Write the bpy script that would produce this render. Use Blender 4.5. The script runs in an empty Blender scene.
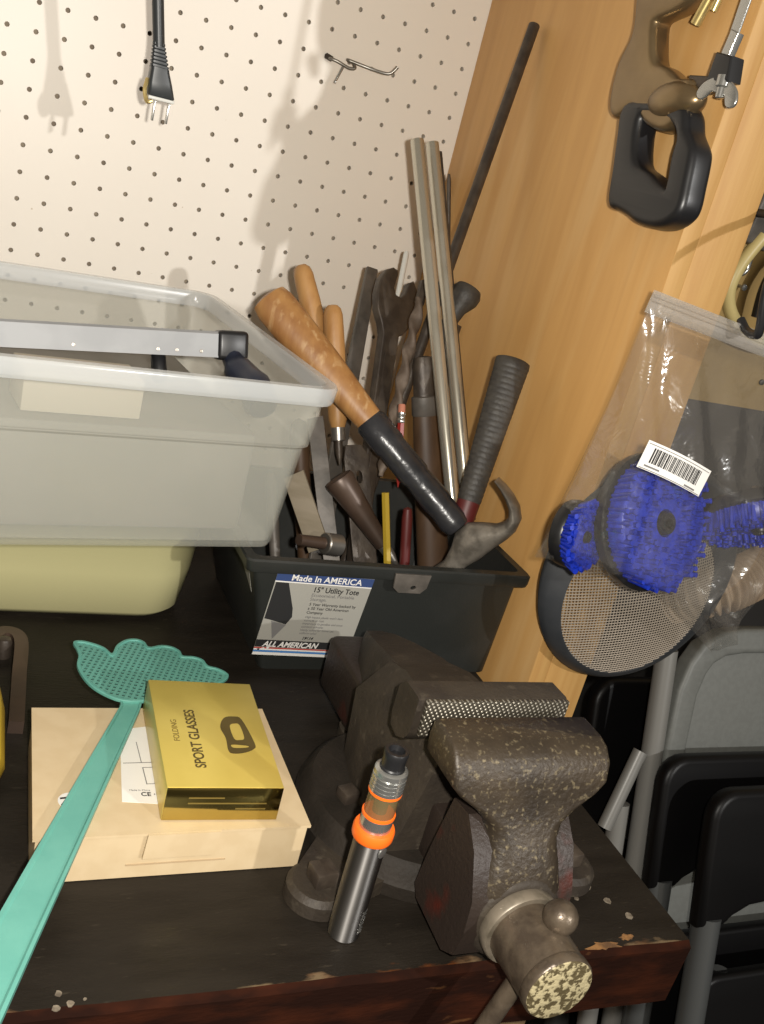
import bpy, bmesh, math, random
from mathutils import Vector, Matrix, noise
random.seed(7)
SC = bpy.context.scene
COL = SC.collection
PI = math.pi

# ------------------------------------------------------------------ materials
def rgb(r, g, b):
    f = lambda c: (c/255/12.92) if c/255 <= .04045 else ((c/255+.055)/1.055)**2.4
    return (f(r), f(g), f(b), 1)

def mat(name, col, rough=.5, metal=0.0, col2=None, nscale=8.0, stretch=(1, 1, 1), lo=.4, hi=.6,
        bump=0.0, bscale=60.0, detail=4.0, spec=None, coat=0.0, col3=None, n3=30.0, lo3=.62, hi3=.68, distort=0.0, rough2=None):
    m = bpy.data.materials.new(name); m.use_nodes = True
    nt = m.node_tree; N = nt.nodes; L = nt.links
    bs = N['Principled BSDF']
    bs.inputs['Roughness'].default_value = rough
    bs.inputs['Metallic'].default_value = metal
    if spec is not None: bs.inputs['Specular IOR Level'].default_value = spec
    if coat: bs.inputs['Coat Weight'].default_value = coat; bs.inputs['Coat Roughness'].default_value = .15
    tc = N.new('ShaderNodeTexCoord'); mp = N.new('ShaderNodeMapping')
    mp.inputs['Scale'].default_value = stretch
    L.new(tc.outputs['Object'], mp.inputs['Vector'])
    out = None
    if col2 is not None:
        nz = N.new('ShaderNodeTexNoise'); nz.inputs['Scale'].default_value = nscale; nz.inputs['Detail'].default_value = detail
        nz.inputs['Distortion'].default_value = distort
        L.new(mp.outputs[0], nz.inputs['Vector'])
        mr = N.new('ShaderNodeMapRange'); mr.inputs['From Min'].default_value = lo; mr.inputs['From Max'].default_value = hi
        L.new(nz.outputs['Fac'], mr.inputs['Value'])
        mx = N.new('ShaderNodeMix'); mx.data_type = 'RGBA'
        mx.inputs['A'].default_value = col; mx.inputs['B'].default_value = col2
        L.new(mr.outputs[0], mx.inputs['Factor']); out = mx.outputs['Result']
        if rough2 is not None:
            r2 = N.new('ShaderNodeMapRange'); r2.inputs['To Min'].default_value = rough; r2.inputs['To Max'].default_value = rough2
            L.new(mr.outputs[0], r2.inputs['Value']); L.new(r2.outputs[0], bs.inputs['Roughness'])
    if col3 is not None:
        nz = N.new('ShaderNodeTexNoise'); nz.inputs['Scale'].default_value = n3; nz.inputs['Detail'].default_value = 5
        L.new(mp.outputs[0], nz.inputs['Vector'])
        mr = N.new('ShaderNodeMapRange'); mr.inputs['From Min'].default_value = lo3; mr.inputs['From Max'].default_value = hi3
        L.new(nz.outputs['Fac'], mr.inputs['Value'])
        mx = N.new('ShaderNodeMix'); mx.data_type = 'RGBA'
        if out is not None: L.new(out, mx.inputs['A'])
        else: mx.inputs['A'].default_value = col
        mx.inputs['B'].default_value = col3
        L.new(mr.outputs[0], mx.inputs['Factor']); out = mx.outputs['Result']
    if out is not None: L.new(out, bs.inputs['Base Color'])
    else: bs.inputs['Base Color'].default_value = col
    if bump:
        nb = N.new('ShaderNodeTexNoise'); nb.inputs['Scale'].default_value = bscale; nb.inputs['Detail'].default_value = 5
        L.new(mp.outputs[0], nb.inputs['Vector'])
        bp = N.new('ShaderNodeBump'); bp.inputs['Strength'].default_value = bump; bp.inputs['Distance'].default_value = .002
        L.new(nb.outputs['Fac'], bp.inputs['Height']); L.new(bp.outputs[0], bs.inputs['Normal'])
    return m

def film(name, col, alpha, rough=.15, bump=0.0, bscale=20, gloss=0.0):
    """see-through plastic: transparent mixed with a cloudy surface and a little mirror gloss"""
    m = bpy.data.materials.new(name); m.use_nodes = True
    nt = m.node_tree; N = nt.nodes; L = nt.links
    bs = N['Principled BSDF']; bs.inputs['Base Color'].default_value = col; bs.inputs['Roughness'].default_value = rough
    tr = N.new('ShaderNodeBsdfTransparent'); mix = N.new('ShaderNodeMixShader')
    tr.inputs['Color'].default_value = (.97, .97, .96, 1)
    mix.inputs['Fac'].default_value = alpha
    L.new(tr.outputs[0], mix.inputs[1]); L.new(bs.outputs[0], mix.inputs[2])
    last = mix
    if bump:
        tc = N.new('ShaderNodeTexCoord')
        nb = N.new('ShaderNodeTexNoise'); nb.inputs['Scale'].default_value = bscale; nb.inputs['Detail'].default_value = 3
        nb.inputs['Distortion'].default_value = .6
        L.new(tc.outputs['Object'], nb.inputs['Vector'])
        bp = N.new('ShaderNodeBump'); bp.inputs['Strength'].default_value = bump; bp.inputs['Distance'].default_value = .01
        L.new(nb.outputs['Fac'], bp.inputs['Height'])
    if gloss:
        gl = N.new('ShaderNodeBsdfGlossy'); gl.inputs['Roughness'].default_value = .16
        if bump: L.new(bp.outputs[0], gl.inputs['Normal'])
        m2 = N.new('ShaderNodeMixShader'); m2.inputs[0].default_value = gloss
        L.new(mix.outputs[0], m2.inputs[1]); L.new(gl.outputs[0], m2.inputs[2]); last = m2
    L.new(last.outputs[0], N['Material Output'].inputs['Surface'])
    return m

M = {}
M['peg'] = mat('peg', (.82, .765, .68, 1), .42, 0, (.775, .715, .63, 1), 3.0, lo=.3, hi=.75, col3=(.46, .36, .24, 1), n3=160, lo3=.735, hi3=.78)
M['pegback'] = mat('pegback', (.46, .38, .28, 1), .9, 0, (.34, .27, .2, 1), 30)
M['ply'] = mat('ply', (.61, .345, .118, 1), .5, 0, (.53, .285, .09, 1), 9.0, (4, 4, .5), .35, .7, bump=.05, bscale=60, col3=(.68, .45, .205, 1), n3=5, lo3=.55, hi3=.8, distort=.6)
M['stud'] = mat('stud', (.47, .275, .092, 1), .55, 0, (.40, .215, .064, 1), 14.0, (7, 7, .5), .35, .7, bump=.08, bscale=60, col3=(.30, .125, .036, 1), n3=2.6, lo3=.60, hi3=.74)
M['tanboard'] = mat('tanboard', (.36, .24, .08, 1), .7, 0, (.25, .16, .05, 1), 6, (1, 1, .4))
M['dark'] = mat('dark', (.012, .011, .01, 1), .8, 0, (.02, .018, .016, 1), 5)
M['floor'] = mat('floor', (.05, .045, .04, 1), .8, 0, (.03, .027, .024, 1), 6)
def benchmat():
    m = mat('benchtop', (.0165, .0130, .0095, 1), .50, 0, (.0105, .0082, .006, 1), 14, (1, 4, 1), .35, .65, bump=.2, bscale=170, col3=(.042, .034, .024, 1), n3=95, lo3=.66, hi3=.80, rough2=.45, spec=.22)
    nt = m.node_tree; N = nt.nodes; L = nt.links; bs = N['Principled BSDF']
    old = bs.inputs['Base Color'].links[0].from_socket
    tc = N.new('ShaderNodeTexCoord'); sx = N.new('ShaderNodeSeparateXYZ'); L.new(tc.outputs['Object'], sx.inputs[0])
    e = N.new('ShaderNodeMapRange'); e.inputs['From Min'].default_value = -.682; e.inputs['From Max'].default_value = -.708; e.inputs['To Max'].default_value = .34
    L.new(sx.outputs['Y'], e.inputs['Value'])
    nz = N.new('ShaderNodeTexNoise'); nz.inputs['Scale'].default_value = 42; nz.inputs['Detail'].default_value = 7; mp = N.new('ShaderNodeMapping'); mp.inputs['Scale'].default_value = (.55, 1.6, 1)
    L.new(tc.outputs['Object'], mp.inputs[0]); L.new(mp.outputs[0], nz.inputs['Vector'])
    ad = N.new('ShaderNodeMath'); L.new(e.outputs[0], ad.inputs[0]); L.new(nz.outputs['Fac'], ad.inputs[1])
    th = N.new('ShaderNodeMapRange'); th.inputs['From Min'].default_value = .80; th.inputs['From Max'].default_value = .86; L.new(ad.outputs[0], th.inputs['Value'])
    n2 = N.new('ShaderNodeTexNoise'); n2.inputs['Scale'].default_value = 25; L.new(tc.outputs['Object'], n2.inputs['Vector'])
    r2 = N.new('ShaderNodeMapRange'); r2.inputs['From Min'].default_value = .42; r2.inputs['From Max'].default_value = .58; L.new(n2.outputs['Fac'], r2.inputs['Value'])
    c = N.new('ShaderNodeMix'); c.data_type = 'RGBA'; c.inputs['A'].default_value = (.085, .027, .008, 1); c.inputs['B'].default_value = (.13, .09, .05, 1); L.new(r2.outputs[0], c.inputs['Factor'])
    mx = N.new('ShaderNodeMix'); mx.data_type = 'RGBA'; L.new(old, mx.inputs['A']); L.new(c.outputs['Result'], mx.inputs['B']); L.new(th.outputs[0], mx.inputs['Factor'])
    L.new(mx.outputs['Result'], bs.inputs['Base Color'])
    return m
M['bench'] = benchmat()
M['benchedge'] = mat('benchedge', (.014, .0062, .0045, 1), .8, 0, (.040, .012, .006, 1), 22, (1, 2, 3), .45, .75, bump=.25, bscale=150, col3=(.10, .045, .018, 1), n3=35, lo3=.68, hi3=.78, spec=.0)
M['chip'] = mat('chip', (.26, .125, .04, 1), .7, 0, (.10, .05, .02, 1), 160)
M['paint'] = mat('paintspot', (.20, .165, .12, 1), .7, 0, (.09, .07, .05, 1), 200)
M['tanwood'] = mat('tanwood', (.20, .12, .055, 1), .7, 0, (.13, .08, .035, 1), 10, (4, 4, 1))
M['iron'] = mat('iron', (.040, .031, .022, 1), .6, .08, (.026, .020, .015, 1), 40, lo=.35, hi=.65, bump=.3, bscale=300, col3=(.062, .050, .036, 1), n3=120, lo3=.60, hi3=.72, spec=.35)
M['irondark'] = mat('irondark', (.024, .019, .0145, 1), .65, .05, (.015, .012, .009, 1), 40, lo=.35, hi=.65, bump=.3, bscale=300, spec=.2)
M['ironspeck'] = mat('ironspeck', (.044, .032, .020, 1), .45, .15, (.023, .017, .0115, 1), 30, lo=.35, hi=.65, bump=.3, bscale=320, col3=(.18, .145, .085, 1), n3=330, lo3=.57, hi3=.76, spec=.4)
M['redpaint'] = mat('redpaint', (.13, .018, .009, 1), .45, 0, (.030, .018, .013, 1), 110, lo=.45, hi=.62, spec=.4)
M['ironred'] = mat('ironred', (.026, .018, .014, 1), .45, .1, (.080, .013, .007, 1), 30, lo=.56, hi=.76, bump=.25, bscale=300, spec=.4)
M['paintedend'] = mat('paintedend', (.085, .065, .03, 1), .5, .1, (.42, .36, .21, 1), 300, lo=.46, hi=.54, bump=.6, bscale=300)
M['collar'] = mat('collar', (.22, .185, .14, 1), .42, .3, (.13, .11, .08, 1), 70)
M['spindle'] = mat('spindle', (.13, .10, .07, 1), .33, .45, (.075, .056, .04, 1), 70, bump=.2, bscale=250)
M['toteplastic'] = mat('toteplastic', (.017, .0185, .0165, 1), .42, 0, (.025, .026, .024, 1), 12, bump=.08, bscale=260, col3=(.06, .06, .054, 1), n3=90, lo3=.72, hi3=.85)
M['white'] = mat('whitepaper', (.72, .70, .66, 1), .5)
M['labelgrey'] = mat('labelgrey', (.31, .30, .265, 1), .4)
M['blue'] = mat('labelblue', (.035, .06, .16, 1), .4)
M['stripeblue'] = mat('stripeblue', (.07, .20, .46, 1), .4)
M['red'] = mat('labelred', (.45, .04, .03, 1), .4)
M['ink'] = mat('ink', (.02, .02, .02, 1), .5)
M['inkgrey'] = mat('inkgrey', (.16, .155, .15, 1), .5)
M['kraft'] = mat('kraft', (.55, .43, .265, 1), .6, 0, (.52, .40, .24, 1), 60)
M['kraftedge'] = mat('kraftedge', (.40, .29, .17, 1), .7)
M['gold'] = mat('goldfoil', (.66, .515, .125, 1), .32, .40, (.62, .48, .11, 1), 25, bump=.02, bscale=80)
M['goldmirrordark'] = mat('goldmirrordark', (.50, .40, .125, 1), .12, 1.0)  # darker copy of the gold foil; shade of the box front put into colour
M['goldink'] = mat('goldink', (.09, .063, .016, 1), .5, .1)
M['goldink2'] = mat('goldink2', (.17, .12, .026, 1), .5, .1)
M['teal'] = mat('teal', (.105, .32, .265, 1), .42, 0, (.12, .345, .285, 1), 40, bump=.05, bscale=400)
M['tubgreen'] = mat('tubyellow', (.43, .40, .21, 1), .35)
M['bin'] = film('clearbin', (.56, .56, .50, 1), .235, .22)
M['binrim'] = film('clearbinrim', (.66, .68, .68, 1), .42, .18)
M['bag'] = film('clearbag', (.40, .37, .335, 1), .078, .4, bump=.30, bscale=40, gloss=.095)
M['zip'] = film('zipstrip', (.58, .54, .49, 1), .30, .2, gloss=.10)
M['alu'] = mat('aluminium', (.30, .305, .31, 1), .55, .2, (.27, .275, .28, 1), 30, spec=.3)
M['black'] = mat('blackplastic', (.010, .010, .011, 1), .36)
M['navy'] = mat('navy', (.016, .02, .035, 1), .35)
M['rubber'] = mat('rubber', (.034, .030, .026, 1), .55, 0, (.048, .043, .036, 1), 120, bump=.25, bscale=400)
M['tape'] = mat('tape', (.017, .018, .021, 1), .27, 0, (.03, .03, .033, 1), 30, bump=.5, bscale=70)
M['chrome'] = mat('chrome', (.52, .49, .41, 1), .25, .75)
M['steel'] = mat('steel', (.34, .32, .29, 1), .35, .85, (.24, .22, .19, 1), 25, bump=.08, bscale=60)
M['brushed'] = mat('brushed', (.24, .23, .22, 1), .48, 1.0, (.20, .19, .18, 1), 300, (1, 1, .03))
_n = M['brushed'].node_tree; _b = _n.nodes['Principled BSDF']; _t = _n.nodes.new('ShaderNodeTangent'); _t.direction_type = 'RADIAL'; _t.axis = 'Z'
_n.links.new(_t.outputs[0], _b.inputs['Tangent']); _b.inputs['Anisotropic'].default_value = .9; _b.inputs['Anisotropic Rotation'].default_value = .25
M['hammersteel'] = mat('hammersteel', (.24, .215, .18, 1), .40, .4, (.13, .115, .095, 1), 70, bump=.25, bscale=200)
M['darksteel'] = mat('darksteel', (.075, .058, .043, 1), .45, .25, (.045, .034, .026, 1), 60, bump=.25, bscale=200)
M['grayflat'] = mat('grayflat', (.115, .10, .085, 1), .5, .15, (.075, .066, .056, 1), 50, bump=.1, bscale=200)
M['rust'] = mat('rust', (.10, .072, .052, 1), .6, .3, (.21, .165, .13, 1), 45, lo=.45, hi=.65, bump=.4, bscale=90)
M['browniron'] = mat('browniron', (.075, .048, .034, 1), .4, .3, (.045, .03, .022, 1), 15)
M['handlewood'] = mat('handlewood', (.40, .215, .075, 1), .45, 0, (.31, .15, .046, 1), 14, (6, 6, 1), .35, .7, bump=.06, bscale=90)
M['hammerwood'] = mat('hammerwood', (.36, .185, .062, 1), .45, 0, (.24, .105, .032, 1), 14, (6, 6, 1), .35, .7, bump=.06, bscale=90, col3=(.44, .27, .125, 1), n3=26, lo3=.54, hi3=.70)
M['handlebrown'] = mat('handlebrown', (.085, .047, .024, 1), .5, 0, (.055, .029, .014, 1), 14, (6, 6, 1), .35, .7)
M['yellow'] = mat('yellow', (.40, .27, .025, 1), .4)
M['pencilred'] = mat('pencilred', (.25, .022, .016, 1), .35)
M['eraser'] = mat('eraser', (.42, .16, .10, 1), .8)
M['redgrip'] = mat('redgrip', (.085, .011, .010, 1), .45)
M['green'] = mat('greentag', (.20, .26, .03, 1), .5)
M['palewood'] = mat('palewood', (.20, .165, .115, 1), .7, 0, (.16, .13, .085, 1), 20, (1, 1, 5))
M['whiteplastic'] = mat('whiteplastic', (.62, .62, .58, 1), .4)
M['bronze'] = mat('bronze', (.27, .195, .105, 1), .30, .78, (.20, .14, .075, 1), 12, bump=.10, bscale=50)
M['zinc'] = mat('zinc', (.44, .44, .42, 1), .24, .85)
M['brass'] = mat('brass', (.62, .48, .20, 1), .3, .8)
M['orange'] = mat('orange', (.88, .145, .012, 1), .4)
M['sievewire'] = mat('sievewire', (.37, .32, .26, 1), .35, .35)
M['sieverim'] = mat('sieverim', (.020, .023, .027, 1), .5, 0, (.04, .042, .045, 1), 14, bump=.1)
M['bristle'] = mat('bristle', (.008, .030, .40, 1), .40, 0, (.005, .018, .26, 1), 160)
M['chairblack'] = mat('chairblack', (.0030, .0028, .003, 1), .42, spec=.25)
M['chairgrey'] = mat('chairgrey', (.150, .155, .143, 1), .5, 0, (.138, .142, .131, 1), 160, bump=.03)
M['tubegrey'] = mat('tubegrey', (.20, .195, .18, 1), .38, .1)
M['tubesilver'] = mat('tubesilver', (.10, .105, .105, 1), .35, .4)
M['hose'] = mat('hose', (.36, .27, .18, 1), .7, 0, (.28, .2, .13, 1), 30)
M['yellowhose'] = mat('yellowhose', (.58, .47, .20, 1), .4)
M['cord'] = mat('cordplastic', (.026, .030, .032, 1), .38)

def glassmat():
    m = bpy.data.materials.new('tankglass'); m.use_nodes = True
    nt = m.node_tree; N = nt.nodes; L = nt.links; bs = N['Principled BSDF']
    bs.inputs['Base Color'].default_value = (.17, .13, .06, 1); bs.inputs['Roughness'].default_value = .06
    tr = N.new('ShaderNodeBsdfTransparent'); tr.inputs['Color'].default_value = (.9, .84, .68, 1)
    mx = N.new('ShaderNodeMixShader'); mx.inputs[0].default_value = .6
    L.new(tr.outputs[0], mx.inputs[1]); L.new(bs.outputs[0], mx.inputs[2]); L.new(mx.outputs[0], N['Material Output'].inputs['Surface'])
    return m
M['glass'] = glassmat()

def perforated():
    """teal plastic with real see-through slots punched in a grid"""
    m = bpy.data.materials.new('tealperforated'); m.use_nodes = True
    nt = m.node_tree; N = nt.nodes; L = nt.links; bs = N['Principled BSDF']
    bs.inputs['Base Color'].default_value = (.12, .33, .27, 1); bs.inputs['Roughness'].default_value = .45
    tc = N.new('ShaderNodeTexCoord'); mp = N.new('ShaderNodeMapping'); mp.inputs['Rotation'].default_value = (0, 0, math.radians(-68))
    mp.inputs['Scale'].default_value = (1/.0043, 1/.0040, 1)
    L.new(tc.outputs['Object'], mp.inputs['Vector'])
    sx = N.new('ShaderNodeSeparateXYZ'); L.new(mp.outputs[0], sx.inputs[0])
    def cell(o, w):
        f = N.new('ShaderNodeMath'); f.operation = 'FRACT'; L.new(o, f.inputs[0])
        s = N.new('ShaderNodeMath'); s.operation = 'SUBTRACT'; s.inputs[1].default_value = .5; L.new(f.outputs[0], s.inputs[0])
        a = N.new('ShaderNodeMath'); a.operation = 'ABSOLUTE'; L.new(s.outputs[0], a.inputs[0])
        c = N.new('ShaderNodeMath'); c.operation = 'LESS_THAN'; c.inputs[1].default_value = w; L.new(a.outputs[0], c.inputs[0])
        return c.outputs[0]
    mu = N.new('ShaderNodeMath'); mu.operation = 'MULTIPLY'
    L.new(cell(sx.outputs[0], .30), mu.inputs[0]); L.new(cell(sx.outputs[1], .27), mu.inputs[1])
    tr = N.new('ShaderNodeBsdfTransparent'); mx = N.new('ShaderNodeMixShader')
    L.new(mu.outputs[0], mx.inputs[0]); L.new(bs.outputs[0], mx.inputs[1]); L.new(tr.outputs[0], mx.inputs[2])
    L.new(mx.outputs[0], N['Material Output'].inputs['Surface'])
    return m
M['perf'] = perforated()

def knurl():
    m = bpy.data.materials.new('knurl'); m.use_nodes = True
    nt = m.node_tree; N = nt.nodes; L = nt.links; bs = N['Principled BSDF']
    bs.inputs['Metallic'].default_value = .5; bs.inputs['Roughness'].default_value = .38
    tc = N.new('ShaderNodeTexCoord')
    def wav(rz):
        mp = N.new('ShaderNodeMapping'); mp.inputs['Rotation'].default_value = (0, rz, 0)
        L.new(tc.outputs['Object'], mp.inputs['Vector'])
        w = N.new('ShaderNodeTexWave'); w.bands_direction = 'X'; w.inputs['Scale'].default_value = 118
        L.new(mp.outputs[0], w.inputs['Vector']); return w.outputs['Fac']
    mu = N.new('ShaderNodeMath'); mu.operation = 'MULTIPLY'; L.new(wav(.6), mu.inputs[0]); L.new(wav(-.9), mu.inputs[1])
    rp = N.new('ShaderNodeMix'); rp.data_type = 'RGBA'; rp.inputs['A'].default_value = (.06, .05, .035, 1); rp.inputs['B'].default_value = (.42, .39, .32, 1)
    L.new(mu.outputs[0], rp.inputs['Factor']); L.new(rp.outputs['Result'], bs.inputs['Base Color'])
    bp = N.new('ShaderNodeBump'); bp.inputs['Strength'].default_value = .8; bp.inputs['Distance'].default_value = .001
    L.new(mu.outputs[0], bp.inputs['Height']); L.new(bp.outputs[0], bs.inputs['Normal'])
    return m
M['knurl'] = knurl()

# ------------------------------------------------------------------ object helpers
def link(name, me, m, parent=None, smooth=None):
    o = bpy.data.objects.new(name, me); COL.objects.link(o)
    for x in (m if isinstance(m, (list, tuple)) else [m]): me.materials.append(x)
    if parent is not None:
        o.parent = parent
        o.matrix_parent_inverse = world_of(parent).inverted()
    if smooth is not None:
        for p in me.polygons: p.use_smooth = True
        try: me.set_sharp_from_angle(angle=math.radians(smooth))
        except Exception: pass
    return o

def world_of(o):
    w = Matrix.Translation(o.location) @ o.rotation_euler.to_matrix().to_4x4()
    if o.parent is not None: w = world_of(o.parent) @ o.matrix_parent_inverse @ w
    return w

def obj(name, bm, m, parent=None, smooth=40):
    bmesh.ops.recalc_face_normals(bm, faces=bm.faces[:])
    me = bpy.data.meshes.new(name); bm.to_mesh(me); bm.free()
    return link(name, me, m, parent, smooth)

def tag(o, label, cat, group=None, kind=None):
    if label: o['label'] = label
    if cat: o['category'] = cat
    if group: o['group'] = group
    if kind: o['kind'] = kind
    return o

def thing(name, label, cat, loc, group=None):
    o = bpy.data.objects.new(name, None); COL.objects.link(o); o.location = loc; o.empty_display_size = .02
    return tag(o, label, cat, group)

def structure(o): o['kind'] = 'structure'; return o

def V(*a): return Vector(a)

def box(bm, x0, x1, y0, y1, z0, z1, bev=0.0, seg=2, mx=None):
    vs = [bm.verts.new((x, y, z)) for x in (x0, x1) for y in (y0, y1) for z in (z0, z1)]
    f = [(0, 1, 3, 2), (4, 6, 7, 5), (0, 4, 5, 1), (2, 3, 7, 6), (0, 2, 6, 4), (1, 5, 7, 3)]
    fs = [bm.faces.new([vs[i] for i in q]) for q in f]
    new = vs
    if bev:
        es = list({e for q in fs for e in q.edges})
        r = bmesh.ops.bevel(bm, geom=es, offset=bev, segments=seg, profile=.5, affect='EDGES')
        new = list({v for v in r['verts']} | {v for v in vs if v.is_valid})
    if mx is not None:
        bmesh.ops.transform(bm, matrix=mx, verts=[v for v in new if v.is_valid])
    return bm

def bxo(name, m, parent, x0, x1, y0, y1, z0, z1, bev=0.0, mx=None, seg=2):
    bm = bmesh.new(); box(bm, x0, x1, y0, y1, z0, z1, bev, seg)
    if mx is not None: bmesh.ops.transform(bm, matrix=mx, verts=bm.verts[:])
    return obj(name, bm, m, parent)

def frame_of(d):
    d = Vector(d).normalized()
    a = V(0, 0, 1) if abs(d.z) < .9 else V(0, 1, 0)
    u = a.cross(d).normalized(); v = d.cross(u)
    return u, v, d

def loft(bm, rings, cap0=True, cap1=True, close=True):
    vr = [[bm.verts.new(p) for p in r] for r in rings]
    n = len(vr[0])
    for a, b in zip(vr, vr[1:]):
        for i in range(n if close else n-1):
            j = (i+1) % n
            bm.faces.new((a[i], a[j], b[j], b[i]))
    if cap0: bm.faces.new(vr[0][::-1])
    if cap1: bm.faces.new(vr[-1])
    return vr

def lathe(bm, p0, d, prof, n=32, u=None):
    """prof: (distance along d, radius)"""
    uu, vv, dd = frame_of(d); p0 = Vector(p0)
    rings = []
    for t, r in prof:
        r = max(r, 1e-5)
        rings.append([p0 + dd*t + uu*(r*math.cos(2*PI*i/n)) + vv*(r*math.sin(2*PI*i/n)) for i in range(n)])
    loft(bm, rings)
    return bm

def tube(bm, pts, rad, n=12, cap=True):
    pts = [Vector(p) for p in pts]
    if not isinstance(rad, (list, tuple)): rad = [rad]*len(pts)
    rings = []; u = None
    for i, p in enumerate(pts):
        d = (pts[min(i+1, len(pts)-1)] - pts[max(i-1, 0)]).normalized()
        if u is None: u, v, _ = frame_of(d)
        else:
            u = (u - d*u.dot(d)).normalized()
        v = d.cross(u)
        rings.append([p + u*(rad[i]*math.cos(2*PI*k/n)) + v*(rad[i]*math.sin(2*PI*k/n)) for k in range(n)])
    loft(bm, rings, cap, cap)
    return bm

def smoothpath(pts, k=6):
    pts = [Vector(p) for p in pts]; out = []
    for i in range(len(pts)-1):
        p0 = pts[max(i-1, 0)]; p1 = pts[i]; p2 = pts[i+1]; p3 = pts[min(i+2, len(pts)-1)]
        for s in range(k):
            t = s/k
            out.append(.5*((2*p1) + (p2-p0)*t + (2*p0-5*p1+4*p2-p3)*t*t + (3*p1-p0-3*p2+p3)*t**3))
    out.append(pts[-1]); return out

def rrect(x0, x1, y0, y1, r, z, n=6):
    r = min(r, (x1-x0)/2-1e-5, (y1-y0)/2-1e-5)
    out = []
    for cx, cy, a0 in ((x1-r, y1-r, 0), (x0+r, y1-r, 90), (x0+r, y0+r, 180), (x1-r, y0+r, 270)):
        for i in range(n+1):
            a = math.radians(a0 + 90*i/n); out.append(V(cx+r*math.cos(a), cy+r*math.sin(a), z))
    return out

def mframe(o, u, v):
    u = Vector(u).normalized(); v = Vector(v); v = (v - u*v.dot(u)).normalized(); n = u.cross(v); o = Vector(o)
    return Matrix(((u.x, v.x, n.x, o.x), (u.y, v.y, n.y, o.y), (u.z, v.z, n.z, o.z), (0, 0, 0, 1)))

def curve_mesh(cu):
    t = bpy.data.objects.new('tmp', cu); COL.objects.link(t)
    bpy.context.view_layer.update()
    dg = bpy.context.evaluated_depsgraph_get()
    me = bpy.data.meshes.new_from_object(t.evaluated_get(dg))
    bpy.data.objects.remove(t); bpy.data.curves.remove(cu)
    return me

def plate(name, outlines, thick, m, parent=None, mx=None, bevel=0.0, smooth=35, round_pts=False):
    """flat part cut from outlines (outer first, then holes) in a local u,v plane, extruded along the normal"""
    cu = bpy.data.curves.new('c', 'CURVE'); cu.dimensions = '2D'; cu.fill_mode = 'BOTH'
    cu.extrude = max(thick/2 - bevel, 0); cu.bevel_depth = bevel; cu.bevel_resolution = 3
    for k_, o in enumerate(outlines):
        if bevel: o = inset(o, bevel if k_ == 0 else -bevel)
        if round_pts:
            q = [(p[0], p[1], 0) for p in o]
            q2 = smoothpath([q[-1]] + q + [q[0], q[1]], 4)[4:-4]
            o = [(p.x, p.y) for p in q2][:-1] if (q2[0]-q2[-1]).length < 1e-7 else [(p.x, p.y) for p in q2]
        s = cu.splines.new('POLY'); s.points.add(len(o)-1); s.use_cyclic_u = True
        for p, q in zip(s.points, o): p.co = (q[0], q[1], 0, 1)
    me = curve_mesh(cu)
    if mx is not None: me.transform(mx)
    me.materials.clear()
    bm = bmesh.new(); bm.from_mesh(me); bmesh.ops.remove_doubles(bm, verts=bm.verts[:], dist=1e-6)
    bmesh.ops.recalc_face_normals(bm, faces=bm.faces[:]); bm.to_mesh(me); bm.free()
    me.name = name
    return link(name, me, m, parent, smooth)

def text(name, s, size, m, parent, mx, align='LEFT', xs=1.0, shear=0.0, bold=0.0):
    cu = bpy.data.curves.new('t', 'FONT'); cu.body = s; cu.size = size; cu.align_x = align; cu.shear = shear
    cu.extrude = .00008; cu.offset = bold
    me = curve_mesh(cu)
    me.transform(Matrix.Diagonal((xs, 1, 1, 1))); me.transform(mx)
    me.materials.clear(); me.name = name
    return link(name, me, m, parent)

def inset(poly, d):
    n = len(poly); A = sum(poly[i][0]*poly[(i+1) % n][1]-poly[(i+1) % n][0]*poly[i][1] for i in range(n))
    s = 1 if A > 0 else -1; out = []
    for i in range(n):
        a = Vector(poly[i-1]); b = Vector(poly[i]); c = Vector(poly[(i+1) % n])
        d1 = (b-a).normalized(); d2 = (c-b).normalized(); t = (d1+d2)
        t = t.normalized() if t.length > 1e-6 else d1
        nrm = Vector((-t.y, t.x))*s
        k = max(.5, nrm.dot(Vector((-d1.y, d1.x))*s)); out.append(tuple(b + nrm*(d/k)))
    return out

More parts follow.
